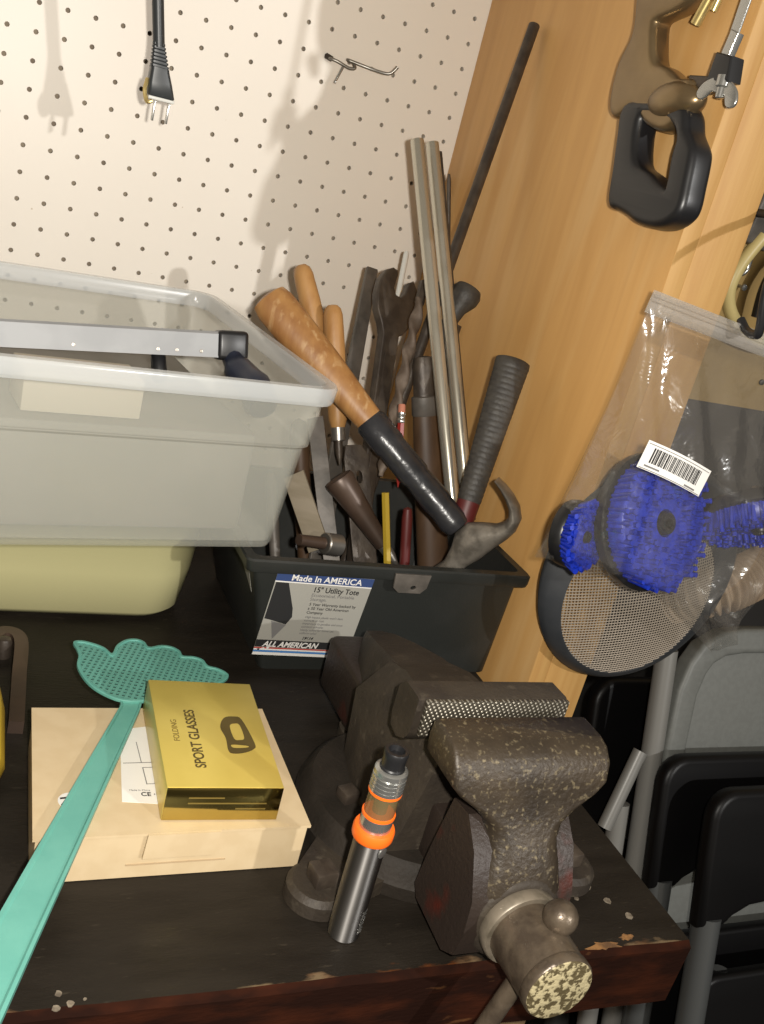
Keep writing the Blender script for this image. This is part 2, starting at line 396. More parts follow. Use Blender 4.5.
# ------------------------------------------------------------------ the setting
ZB = .85                                        # bench top
WX = .4715                                      # face of the plywood panel
def pegboard():
    P = .0254; z0 = 1.35; r = .0024; th = .005
    x0 = -30*P; verts = []; faces = []
    cs = [(math.cos(PI/4*k), math.sin(PI/4*k)) for k in range(8)]
    for ci in range(-30, 19):
        for ri in range(-19, 17):
            cx = ci*P; cz = z0 + ri*P; b = len(verts); h = P/2
            for c, s in cs:
                k = h/max(abs(c), abs(s)); verts.append((cx+c*k, 0, cz+s*k))
            for c, s in cs: verts.append((cx+c*r, 0, cz+s*r))
            for c, s in cs: verts.append((cx+c*r, th, cz+s*r))
            for i in range(8):
                j = (i+1) % 8
                faces.append((b+i, b+j, b+8+j, b+8+i)); faces.append((b+8+i, b+8+j, b+16+j, b+16+i))
    b = len(verts); xe = 18.5*P
    verts += [(xe, 0, .5), (WX+.001, 0, .5), (WX+.001, 0, 2.0), (xe, 0, 2.0)]; faces.append((b, b+1, b+2, b+3))
    me = bpy.data.meshes.new('wall_back'); me.from_pydata(verts, [], faces)
    bm = bmesh.new(); bm.from_mesh(me); bmesh.ops.remove_doubles(bm, verts=bm.verts[:], dist=1e-5); bm.to_mesh(me); bm.free()
    o = link('wall_back', me, [M['peg'], M['pegback']])
    bm = bmesh.new(); bm.from_mesh(me)
    n0 = len(bm.faces); box(bm, -.78, WX+.001, .012, .03, .5, 2.0)
    bm.faces.ensure_lookup_table()
    for i in range(n0, len(bm.faces)): bm.faces[i].material_index = 1
    bm.to_mesh(me); bm.free()
    return structure(o)
pegboard()
wr = structure(bxo('wall_right', [M['ply'], M['stud']], None, WX, WX+.0175, -.4308, .0, 0, 2.0, .0008))
for p in wr.data.polygons:
    if p.normal.y < -.5: p.material_index = 1
structure(bxo('trim_1', M['stud'], None, WX+.0178, WX+.0635, -.4302, -.392, 0, 2.0, .0015))
structure(bxo('wall_far', M['tanboard'], None, WX+.02, 2.3, .0, .02, 1.06, 2.0))
structure(bxo('wall_far_dark', M['dark'], None, WX+.02, 2.3, .0, .022, 0, 1.06))  # lower wall; near-black colour stands in for shade behind the chairs
structure(bxo('wall_back_lower', M['dark'], None, -1.6, WX+.001, .03, .05, 0, 2.0))
structure(bxo('wall_side', M['dark'], None, 2.3, 2.32, -3.4, .02, 0, 2.0))
structure(bxo('floor', M['floor'], None, -1.6, 2.3, -3.4, .05, -.05, 0))

# ------------------------------------------------------------------ workbench
def workbench():
    t = thing('workbench', 'dark worn wooden workbench carrying the vise and boxes', 'workbench', (0, -.35, 0))
    bm = bmesh.new()
    # uneven worn front edge
    n = 60; xs = [-.9 + (1.351)*i/n for i in range(n+1)]
    random.seed(3)
    fr = []
    for x in xs:
        y = -.7020 - .0095*max(-.5, x)/.45 + random.uniform(-.0011, .0011)
        fr.append(V(x, y, ZB))
    rings = []
    for dz, dy in ((0, .004), (-.0035, .0), (-.052, .0015), (-.056, .006)):
        rings.append([V(p.x, p.y+dy, ZB+dz) for p in fr] + [V(xs[-1], -.02, ZB+dz), V(xs[0], -.02, ZB+dz)])
    loft(bm, rings)
    top = obj('tabletop', bm, [M['bench'], M['benchedge']], t, 30)
    for p in top.data.polygons:
        if p.normal.y < -.3: p.material_index = 1
    # bare-wood chips along the front edge
    for x, y, a, b in ((.383, -.7035, .013, .0034), (.404, -.6990, .0065, .0026), (.354, -.7020, .009, .0028)):
        bm = bmesh.new(); k = 19
        ring = [V(x + a*math.cos(2*PI*j/k)*random.uniform(.55, 1.25), y + b*math.sin(2*PI*j/k)*random.uniform(.5, 1.3), ZB) for j in range(k)]
        loft(bm, [ring, [V(p.x, p.y, ZB+.0003) for p in ring]])
        obj('bare_wood_chip', bm, M['chip'], t)
    for x, y, r in ((.0445, -.6905, .0019), (.0495, -.6975, .0021), (.0425, -.6995, .0021), (.057, -.704+.008, .001), (.41, -.667, .003), (.418, -.682, .003), (.402, -.652, .0035), (.387, -.662, .0018)):
        bm = bmesh.new(); ring = [V(x + r*math.cos(2*PI*j/9)*random.uniform(.75, 1.2), y + r*math.sin(2*PI*j/9)*random.uniform(.75, 1.2), ZB) for j in range(9)]
        loft(bm, [ring, [V(p.x, p.y, ZB+.0004) for p in ring]])
        obj('paint_spot', bm, M['paint'], t)
    for x, y in ((.345, -.665), (-.8, -.66), (.41, -.06), (-.8, -.06)):
        bxo('leg', M['tanwood'], t, x-.019, x+.019, y-.019, y+.019, 0, ZB-.056, .002)
    bxo('apron', M['benchedge'], t, -.78, .32, -.655, -.635, .70, ZB-.056, .002)
    return t
workbench()

# ------------------------------------------------------------------ vise
XV = .2955
def vise():
    t = thing('bench_vise', 'heavy dark iron bench vise bolted to the front corner of the workbench', 'vise', (XV, -.575, ZB))
    I = M['iron']
    bm = bmesh.new()
    lathe(bm, (XV, -.575, ZB+.0005), (0, 0, 1), [(0, .084), (.010, .085), (.012, .083), (.020, .081), (.0245, .076), (.0245, .001)], 48)
    base = obj('swivel_base', bm, M['irondark'], t)
    for sx, (lx, ly) in ((-1, (.2035, -.640)), (1, (XV*2-.2035, -.640)), (1, (XV, -.479))):
        bm = bmesh.new()
        lathe(bm, (lx, ly, ZB+.0005), (0, 0, 1), [(0, .0215), (.009, .0213), (.0125, .018), (.0125, .0005)], 28)
        d = V(XV-lx, -.575-ly, 0).normalized(); pn = V(-d.y, d.x, 0)
        b0 = V(lx, ly, ZB+.0005); r = [b0+pn*.019, b0-pn*.019, b0-pn*.030+d*.045, b0+pn*.030+d*.045]
        loft(bm, [r, [p+V(0, 0, .011) for p in r]])
        lug = obj('mounting_lug', bm, I, t)
        mx = Matrix.Translation((lx, ly, ZB)) @ Matrix.Rotation(.12, 4, 'Z')
        bxo('square_nut', M['darksteel'], lug, -.0075, .0075, -.0075, .0075, .0125, .0235, .0012, mx)
    for bx, by in ((.240, -.579), (XV*2-.24, -.579)):
        mx = Matrix.Translation((bx, by, ZB+.0235)) @ Matrix.Rotation(.25, 4, 'Z')
        bxo('square_bolt', M['darksteel'], t, -.0062, .0062, -.0062, .0062, 0, .009, .001, mx)
    # fixed body
    bm = bmesh.new()
    def sec(y, w0, w1, z1, w2, z2, z0=ZB+.024):
        return [V(XV+sx*w, y, z) for sx, w, z in ((-1, w0, z0), (-1, w1, z1), (-1, (w1+w2)/2-.002, z1+(z2-z1)*.62), (-1, w2, z2), (1, w2, z2), (1, (w1+w2)/2-.002, z1+(z2-z1)*.62), (1, w1, z1), (1, w0, z0))]
    loft(bm, [sec(-.528, .040, .044, .930, .023, .953), sec(-.556, .046, .046, .924, .025, .962), sec(-.59, .050, .046, .912, .027, .966), sec(-.618, .052, .044, .898, .028, .964), sec(-.632, .050, .041, .890, .027, .955)])
    bmesh.ops.bevel(bm, geom=[e for e in bm.edges if len(e.link_faces) == 2 and e.calc_face_angle() > .35], offset=.0045, segments=3, affect='EDGES', profile=.5)
    body = obj('fixed_body', bm, I, t)
    # horn sloping down behind the neck
    bm = bmesh.new()
    def hs(y, w, z, zb): return [V(XV-w, y, zb), V(XV-w*.95, y, z-.004), V(XV-w*.8, y, z), V(XV+w*.8, y, z), V(XV+w*.95, y, z-.004), V(XV+w, y, zb)]
    loft(bm, [hs(-.560, .026, .960, .90), hs(-.524, .0265, .9535, .90), hs(-.49, .021, .945, .905), hs(-.462, .014, .937, .912), hs(-.449, .008, .932, .918)])
    bmesh.ops.bevel(bm, geom=[e for e in bm.edges if len(e.link_faces) == 2 and e.calc_face_angle() > .5], offset=.003, segments=2, affect='EDGES')
    obj('horn', bm, I, t)
    bm = bmesh.new()
    prof = [(-.6105, .9895), (-.628, .9898), (-.6305, .9885), (-.6305, .9655), (-.626, .958), (-.616, .953), (-.606, .955), (-.6035, .963), (-.6035, .982)]
    loft(bm, [[V(x, y, z) for y, z in prof] for x in (XV-.0555, XV-.05, XV+.05, XV+.0525)])
    bmesh.ops.bevel(bm, geom=[e for e in bm.edges if len(e.link_faces) == 2 and e.calc_face_angle() > .6], offset=.0025, segments=2, affect='EDGES')
    obj('fixed_jaw', bm, I, t)
    bxo('jaw_plate', M['knurl'], t, XV-.0505, XV+.0525, -.6335, -.6302, .9645, .9895, .0006)
    # slide running through the body and out behind it
    bm = bmesh.new()
    box(bm, XV-.0235, XV+.0225, -.545, -.421, .864, .9125, .006, 3)
    obj('slide_tail', bm, M['ironred'], t)
    bm = bmesh.new(); box(bm, XV-.024, XV+.024, -.66, -.625, .864, .912, .003)
    obj('slide', bm, M['ironred'], t)
    # moving jaw
    bm = bmesh.new(); rings = []
    for z, hx, y0, y1, r in ((.866, .020, -.706, -.675, .008), (.872, .0265, -.7135, -.675, .010), (.893, .0300, -.7165, -.675, .012), (.912, .0285, -.7150, -.670, .013),
                             (.926, .0255, -.711, -.664, .014), (.938, .0240, -.704, -.661, .014), (.947, .0270, -.699, -.658, .012), (.955, .036, -.695, -.654, .009), (.963, .0475, -.6915, -.650, .005),
                             (.969, .0535, -.689, -.6482, .0035), (.980, .0540, -.6855, -.6475, .003), (.9870, .0535, -.679, -.648, .003), (.990, .0520, -.672, -.6505, .002)):
        rings.append([V(p.x*1, p.y, z) for p in rrect(XV-hx, XV+hx, y0, y1, r, z, 4)])
    loft(bm, rings)
    mj = obj('moving_jaw', bm, [M['ironspeck'], M['ironred']], t, 50)
    bm = bmesh.new()
    pf = [(-.6660, .9440), (-.6580, .9000), (-.6540, .8690), (-.6600, .8625), (-.7000, .8600), (-.7120, .8680), (-.7150, .8850), (-.7130, .9080), (-.7000, .9330), (-.6840, .9470)]
    loft(bm, [[V(x, y, z) for y, z in pf] for x in (XV-.0345, XV+.0345)])
    bmesh.ops.bevel(bm, geom=[e for e in bm.edges if len(e.link_faces) == 2 and e.calc_face_angle() > .9], offset=.0035, segments=3, affect='EDGES', profile=.5)
    bm.normal_update(); big = [f for f in bm.faces if f.normal.x < -.99 and f.calc_area() > .001]
    rr = bmesh.ops.inset_region(bm, faces=big, thickness=.0065, depth=0)
    for f in rr['faces']:
        if f.calc_center_median().y > -.672: f.material_index = 1
    obj('front_slab', bm, [M['ironred'], M['redpaint']], t)
    bm = bmesh.new()
    lathe(bm, (XV, -.700, .892), (0, -1, 0), [(0, .030), (.008, .0305), (.0135, .0285), (.0150, .026), (.0150, .02)], 40)
    obj('spindle_boss', bm, I, t)
    bm = bmesh.new()
    lathe(bm, (XV, -.7145, .892), (0, -1, 0), [(0, .0245), (.0012, .0252), (.0075, .0252), (.0085, .0244), (.0085, .019)], 40)
    obj('collar', bm, M['collar'], t)
    bm = bmesh.new()
    lathe(bm, (XV, -.7225, .892), (0, -1, 0), [(0, .0215), (.030, .0208), (.0345, .0205), (.0355, .0213), (.0405, .0213), (.0415, .0205)], 40)
    hd = obj('spindle_head', bm, M['spindle'], t)
    bm = bmesh.new(); lathe(bm, (XV, -.7635, .892), (0, -1, 0), [(0, .0205), (.0012, .0200), (.0016, .0185), (.0016, .0005)], 36)
    obj('end_face', bm, M['paintedend'], hd)
    d = V(.30, 0, 1).normalized(); c = V(XV, -.738, .892)
    bm = bmesh.new(); tube(bm, [c + d*.0265, c - d*.105], .0058, 16); hb = obj('handle_bar', bm, M['spindle'], t)
    for s in (.0262, -.105):
        bm = bmesh.new(); k = 10
        lathe(bm, c + d*(s-.0102), d, [(.0102-.0102*math.cos(PI*i/k), .0102*math.sin(PI*i/k)) for i in range(k+1)], 24)
        obj('ball_end', bm, M['spindle'], hb, 80)
vise()

# ------------------------------------------------------------------ vape pen
def vape():
    cx, cy = .2112, -.6695
    t = thing('vape_pen', 'upright grey metal vape pen with orange rings and a black mouthpiece', 'vape pen', (cx, cy, ZB))
    def ring(name, m, prof, n=40, parent=None):
        bm = bmesh.new(); lathe(bm, (cx, cy, ZB), (0, 0, 1), prof, n); return obj(name, bm, m, parent or t)
    body = ring('battery_tube', M['brushed'], [(0, .0092), (.0008, .0099), (.0735, .0099), (.0738, .009)])
    ring('orange_ring', M['orange'], [(.0722, .0095), (.0726, .0118), (.0740, .0124), (.0785, .0124), (.0800, .0117), (.0802, .0095)])
    ring('tank_base', M['zinc'], [(.0795, .0088), (.0800, .0096), (.0880, .0096), (.0885, .009)])
    ring('tank_seal', M['orange'], [(.0882, .009), (.0884, .0099), (.0900, .0099), (.0903, .009)])
    ring('tank_core', M['steel'], [(.0890, .0042), (.1060, .0042)])
    ring('tank_glass', M['glass'], [(.0902, .0091), (.1042, .0091)])
    ring('tank_seal', M['orange'], [(.1040, .009), (.1042, .0099), (.1055, .0099), (.1058, .009)])
    prof = [(.1057, .0094)]
    for k in range(4): prof += [(.1060+k*.0026, .0099), (.1078+k*.0026, .0099), (.1079+k*.0026, .0095), (.1085+k*.0026, .0095)]
    prof += [(.1168, .0099), (.1195, .0097), (.1205, .0085), (.1205, .0005)]
    ring('top_cap', M['zinc'], prof)
    ring('mouthpiece', M['black'], [(.1200, .0074), (.1212, .0074), (.1220, .0067), (.1270, .0068), (.1310, .0073), (.1322, .0067), (.1322, .0048), (.1290, .0040), (.1290, .0003)])
    a = math.radians(-62)
    bm = bmesh.new(); p = V(cx+.0096*math.cos(a), cy+.0096*math.sin(a), ZB+.067)
    lathe(bm, p, (math.cos(a), math.sin(a), 0), [(0, .0036), (.0008, .0034), (.0009, .003)], 20); obj('fire_button', bm, M['zinc'], t)
    a = math.radians(-56); n = V(math.cos(a), math.sin(a), 0)
    # lettering runs up the tube
    text('lettering', 'SMOK', .0066, M['zinc'], body, mframe(V(cx, cy, ZB+.006)+n*.0101+V(-n.y, n.x, 0)*.002, (0, 0, 1), V(n.y, -n.x, 0)), bold=.0001)
vape()

# ------------------------------------------------------------------ boxes and fly swatter
def carton():
    t = thing('cardboard_box', 'flat beige cardboard box lying on the workbench under the gold box', 'box', (.118, -.55, ZB))
    c = [(.0345, -.6120), (.1990, -.6130), (.2010, -.4875), (.0415, -.4855)]
    bm = bmesh.new(); loft(bm, [[V(x, y, ZB) for x, y in c], [V(x, y, .8825) for x, y in c]])
    bmesh.ops.bevel(bm, geom=bm.edges[:], offset=.0006, segments=1, affect='EDGES')
    obj('body', bm, M['kraft'], t)
    c2 = [(.0325, -.6137), (.2002, -.6146), (.2022, -.4866), (.0400, -.4846)]
    bm = bmesh.new(); loft(bm, [[V(x, y, .8824) for x, y in c2], [V(x, y, .8842) for x, y in c2]])
    lid = obj('lid', bm, [M['kraft'], M['kraftedge']], t)
    bm = bmesh.new()
    pr = [(.0975, .8840), (.1415, .8840), (.1390, .8665), (.0965, .8665)]
    loft(bm, [[V(x, -.6142, z) for x, z in pr], [V(x, -.6155, z) for x, z in pr]])
    obj('tuck_tab', bm, M['kraft'], t)
    bxo('tab_slot', M['kraftedge'], t, .088, .149, -.6132, -.6127, .8600, .8608)
    # printed white sticker
    q = [(.0862, -.5845), (.1250, -.5905), (.1290, -.5050), (.0950, -.5108)]
    bm = bmesh.new(); loft(bm, [[V(x, y, .8842) for x, y in q], [V(x, y, .88445) for x, y in q]])
    st = obj('sticker', bm, M['white'], t); st['label'] = 'white printed sticker'
    zz = .8845
    for x0, x1, y0, y1 in ((.0920, .1120, -.5475, -.5469), (.1035, .1040, -.5475, -.525), (.1035, .1041, -.5690, -.5520), (.1035, .1110, -.5525, -.5520), (.1035, .1110, -.5690, -.5685)):
        bxo('print_line', M['inkgrey'], st, x0, x1, y0, y1, zz, zz+.0001)
    text('lettering', 'CE \u00b7 C', .0052, M['ink'], st, mframe((.0985, -.5800, zz), (1, -.07, 0), (.07, 1, 0)), bold=.0001)
    text('lettering', 'Made in China', .0022, M['inkgrey'], st, mframe((.0920, -.5748, zz), (1, -.07, 0), (.07, 1, 0)))
    bm = bmesh.new(); lathe(bm, (.0560, -.5815, .8842), (0, 0, 1), [(0, .0072), (.0003, .0072), (.0003, .0002)], 28)
    rs = obj('round_sticker', bm, M['white'], t); rs['label'] = 'round white sticker'
    text('lettering', 'Z', .0088, M['ink'], rs, mframe((.0508, -.5850, zz), (1, .1, 0), (-.1, 1, 0)), bold=.0004)
carton()

def goldbox():
    t = thing('gold_box', 'shiny gold box of folding sport glasses lying on the beige cardboard box', 'box', (.146, -.548, .8845))
    R = Matrix.Translation((.1462, -.5477, .8848)) @ Matrix.Rotation(math.radians(-3.7), 4, 'Z')
    w, l, h = .0725/2, .1160/2, .0245
    bm = bmesh.new(); box(bm, -w, w, -l, l, 0, h, .0007, 2); bmesh.ops.transform(bm, matrix=R, verts=bm.verts[:])
    b = obj('carton', bm, M['gold'], t)
    # front flap, given darker mirror foil so this side looks shaded beside the top
    bxo('darkened_front_flap', M['goldmirrordark'], t, -w+.0003, w-.0003, -l-.0007, -l, .0004, h-.0004, .0002, R)
    z = h + .0001
    def tx(s, size, x, y, m, xs=1.0, bold=0.0):
        o = R @ V(x, y, z); u = R.to_3x3() @ V(0, 1, 0); v = R.to_3x3() @ V(-1, 0, 0)
        text('lettering', s, size, m, b, mframe(o, u, v), xs=xs, bold=bold)
    tx('SPORT GLASSES', .0096, -.0098, -.0395, M['goldink'], .92, .00018)
    tx('FOLDING', .0055, -.0228, -.0125, M['goldink2'], 1.0)
    # printed picture of the folded glasses: dark rounded body with an open lens frame
    A = [(.0058, .004), (.0100, .0145), (.0170, .0165), (.0220, .0130), (.0260, -.013), (.0240, -.0195), (.0170, -.0235), (.0095, -.0245), (.0070, -.021), (.0075, -.008)]
    H = [(.0125, .0055), (.0165, .0085), (.0195, .0065), (.0200, -.0075), (.0165, -.0100), (.0130, -.0085)]
    H2 = [(.0105, -.0150), (.0205, -.0160), (.0200, -.0180), (.0110, -.0185)]
    plate('printed_picture', [A, H, H2], .0002, M['goldink'], b, R @ Matrix.Translation((0, 0, z)), round_pts=True)
    for k, (a, c) in enumerate(((-.022, .000), (-.022, .027), (.008, .027))):
        y = -l - .0008
        bxo('print_line', M['goldink2'], b, a, c, y-.0001, y, .0165-k*.0040, .0174-k*.0040, 0, R)
goldbox()

def swatter():
    HEAD = [(0.0992, -0.4831), (0.0862, -0.4728), (0.0777, -0.4587), (0.0735, -0.4396), (0.0759, -0.4252), (0.0754, -0.4153), (0.0739, -0.4058), (0.0805, -0.4037), (0.0893, -0.4075), (0.0964, -0.4132), (0.1007, -0.4208), (0.1057, -0.4091), (0.1138, -0.4007), (0.1221, -0.3990), (0.1279, -0.4031), (0.1303, -0.4105), (0.1402, -0.4075), (0.1487, -0.4096), (0.1535, -0.4156), (0.1545, -0.4223), (0.1626, -0.4232), (0.1692, -0.4278), (0.1714, -0.4362), (0.1782, -0.4395), (0.1835, -0.4453), (0.1841, -0.4511), (0.1771, -0.4587), (0.1553, -0.4712), (0.1322, -0.4800), (0.1132, -0.4840)]
    t = thing('fly_swatter', 'teal plastic fly swatter with a hand shaped head lying across the cardboard box', 'fly swatter', (.1, -.55, .885))
    inn = inset(HEAD, .0026)
    T = Matrix.Translation((0, 0, .8882))
    plate('head_rim', [HEAD, inn], .0026, M['teal'], t, T, .0005, round_pts=True)
    plate('perforated_palm', [inset(HEAD, .0022)], .0010, M['perf'], t, T, round_pts=True)
    bm = bmesh.new()
    Lp = [(-.0500, -.8080), (.0128, -.6701), (.0402, -.6110), (.0983, -.4875), (.0985, -.4830)]
    Rp = [(-.0345, -.8470), (.0295, -.6900), (.0605, -.6150), (.1108, -.4925), (.1135, -.4840)]
    rows = []
    for (lx, ly), (rx, ry) in zip(Lp, Rp):
        a = V(lx, ly, 0); b = V(rx, ry, 0); z0 = .8846; z1 = .8886
        e = (b-a); k = .14
        rows.append([a+V(0, 0, z0), a+V(0, 0, z1), a+e*k*.6+V(0, 0, z1), a+e*k+V(0, 0, z1-.0012), b-e*k+V(0, 0, z1-.0012), b-e*k*.6+V(0, 0, z1), b+V(0, 0, z1), b+V(0, 0, z0)])
    loft(bm, rows)
    obj('handle', bm, M['teal'], t, 20)
swatter()

# ------------------------------------------------------------------ tub, clear bin and what lies in it
def tub():
    bm = bmesh.new(); rings = []
    X0, X1, Y0, Y1 = -.17, .184, -.306, -.095
    for z, d, r in ((.850, -.014, .034), (.8525, -.005, .038), (.860, .000, .040), (.90, .0045, .042), (.948, .0075, .045), (.952, .0100, .046), (.956, .0105, .046), (.958, .009, .045), (.956, .0055, .044),
                    (.90, .0020, .04), (.862, -.003, .038), (.855, -.008, .034)):
        rings.append(rrect(X0-d, X1+d, Y0-d*1.6, Y1+d, r, z, 8))
    loft(bm, rings)
    t = obj('plastic_tub', bm, M['tubgreen'], None, 50)
    tag(t, 'pale yellow green plastic tub standing on the bench beneath the clear bin', 'tub')
tub()

def clear_bin():
    t = thing('storage_bin', 'cloudy clear plastic storage bin resting on the tub and the black tote', 'storage bin', (.03, -.23, .968))
    # outline turned slightly; outer wall up, ledge, rim; inner wall down
    X0, X1, Y0, Y1 = -.20, .2215, -.3890, -.130
    global BINROT
    rot = BINROT = Matrix.Translation((X1, Y0, 0)) @ Matrix.Rotation(math.radians(7.4), 4, 'Z') @ Matrix.Translation((-X1, -Y0, 0))
    outer = [(.9685, -.008, .010), (.9700, -.002, .012), (.9740, 0, .014), (1.0570, .0065, .015), (1.0595, .0095, .016), (1.0960, .0125, .017)]
    inner = [(1.0960, .0105, .016), (1.0605, .0075, .015), (1.0585, .0045, .014), (.9755, -.0020, .012), (.9720, -.008, .010)]
    def R(z, d, r): return [rot @ p for p in rrect(X0-d, X1+d, Y0-d, Y1+d, r, z, 6)]
    bm = bmesh.new(); loft(bm, [R(*a) for a in outer + inner])
    obj('walls', bm, M['bin'], t, 40)
    bm = bmesh.new()
    rr = [R(*a) for a in ((1.0960, .0105, .016), (1.0960, .0180, .020), (1.0980, .0190, .021), (1.1080, .0197, .021), (1.1100, .0185, .020), (1.1100, .0120, .017), (1.1075, .0105, .016))]
    rr.append(rr[0]); loft(bm, rr, False, False)
    bmesh.ops.remove_doubles(bm, verts=bm.verts[:], dist=1e-6)
    obj('rim', bm, M['binrim'], t, 40)
clear_bin()

def squeegee():
    t = thing('squeegee', 'aluminium squeegee bar with a black end cap lying in the clear bin', 'squeegee', (.0, -.28, 1.08))
    a = V(-.165, -.285, 1.0672); b = V(.1735, -.280, 1.1000); d = (b-a).normalized(); L = (b-a).length
    mx = mframe(a, d, V(0, .25, .97))
    bm = bmesh.new()
    prof = [(-.0100, -.009), (.0025, -.009), (.0040, -.0075), (.0105, -.0072), (.0110, .006), (.0090, .0085), (-.0100, .0085)]
    loft(bm, [[V(x, p[0], p[1]) for p in prof] for x in (0, L)])
    bmesh.ops.transform(bm, matrix=mx, verts=bm.verts[:])
    obj('bar', bm, M['alu'], t, 25)
    bxo('end_cap', M['black'], t, L-.002, L+.0245, -.0120, .0125, -.0105, .0105, .004, mx, 3)
    for s in (.225, .29, .305, .325):
        bm = bmesh.new(); lathe(bm, V(s, -.0055, .0084), (0, 0, 1), [(0, .0016), (.0006, .0014), (.0007, .0003)], 12)
        bmesh.ops.transform(bm, matrix=mx, verts=bm.verts[:]); obj('screw', bm, M['steel'], t)
    c = mx @ V(.292, -.012, 0)
    bm = bmesh.new(); lathe(bm, c + V(0, .004, .002), (.15, -.5, -1), [(0, .0045), (.002, .006), (.016, .0065), (.022, .006), (.024, .003)], 16)
    obj('clamp_knob', bm, M['black'], t)
    e = mx @ V(L+.012, -.006, 0)
    bm = bmesh.new(); tube(bm, smoothpath([e, e+V(.003, -.016, -.008), e+V(.012, -.040, -.014), e+V(.016, -.062, -.026)], 4), [.009]*4+[.012]*4+[.014]*4+[.011], 14)
    obj('handle', bm, M['navy'], t)
squeegee()
M['cream'] = mat('cream', (.50, .45, .36, 1), .6)
M['olive'] = mat('olive', (.20, .185, .16, 1), .7, 0, (.17, .16, .135, 1), 12)
tag(bxo('cream_carton', M['cream'], None, .020, .104, -.360, -.318, 1.0592, 1.0880, .001, BINROT), 'cream coloured carton lying on the dark box inside the clear bin', 'carton')
tag(bxo('dark_case', M['olive'], None, -.170, .195, -.372, -.160, .9760, 1.0585, .006, BINROT), 'dark olive grey case at the bottom of the clear bin', 'case')

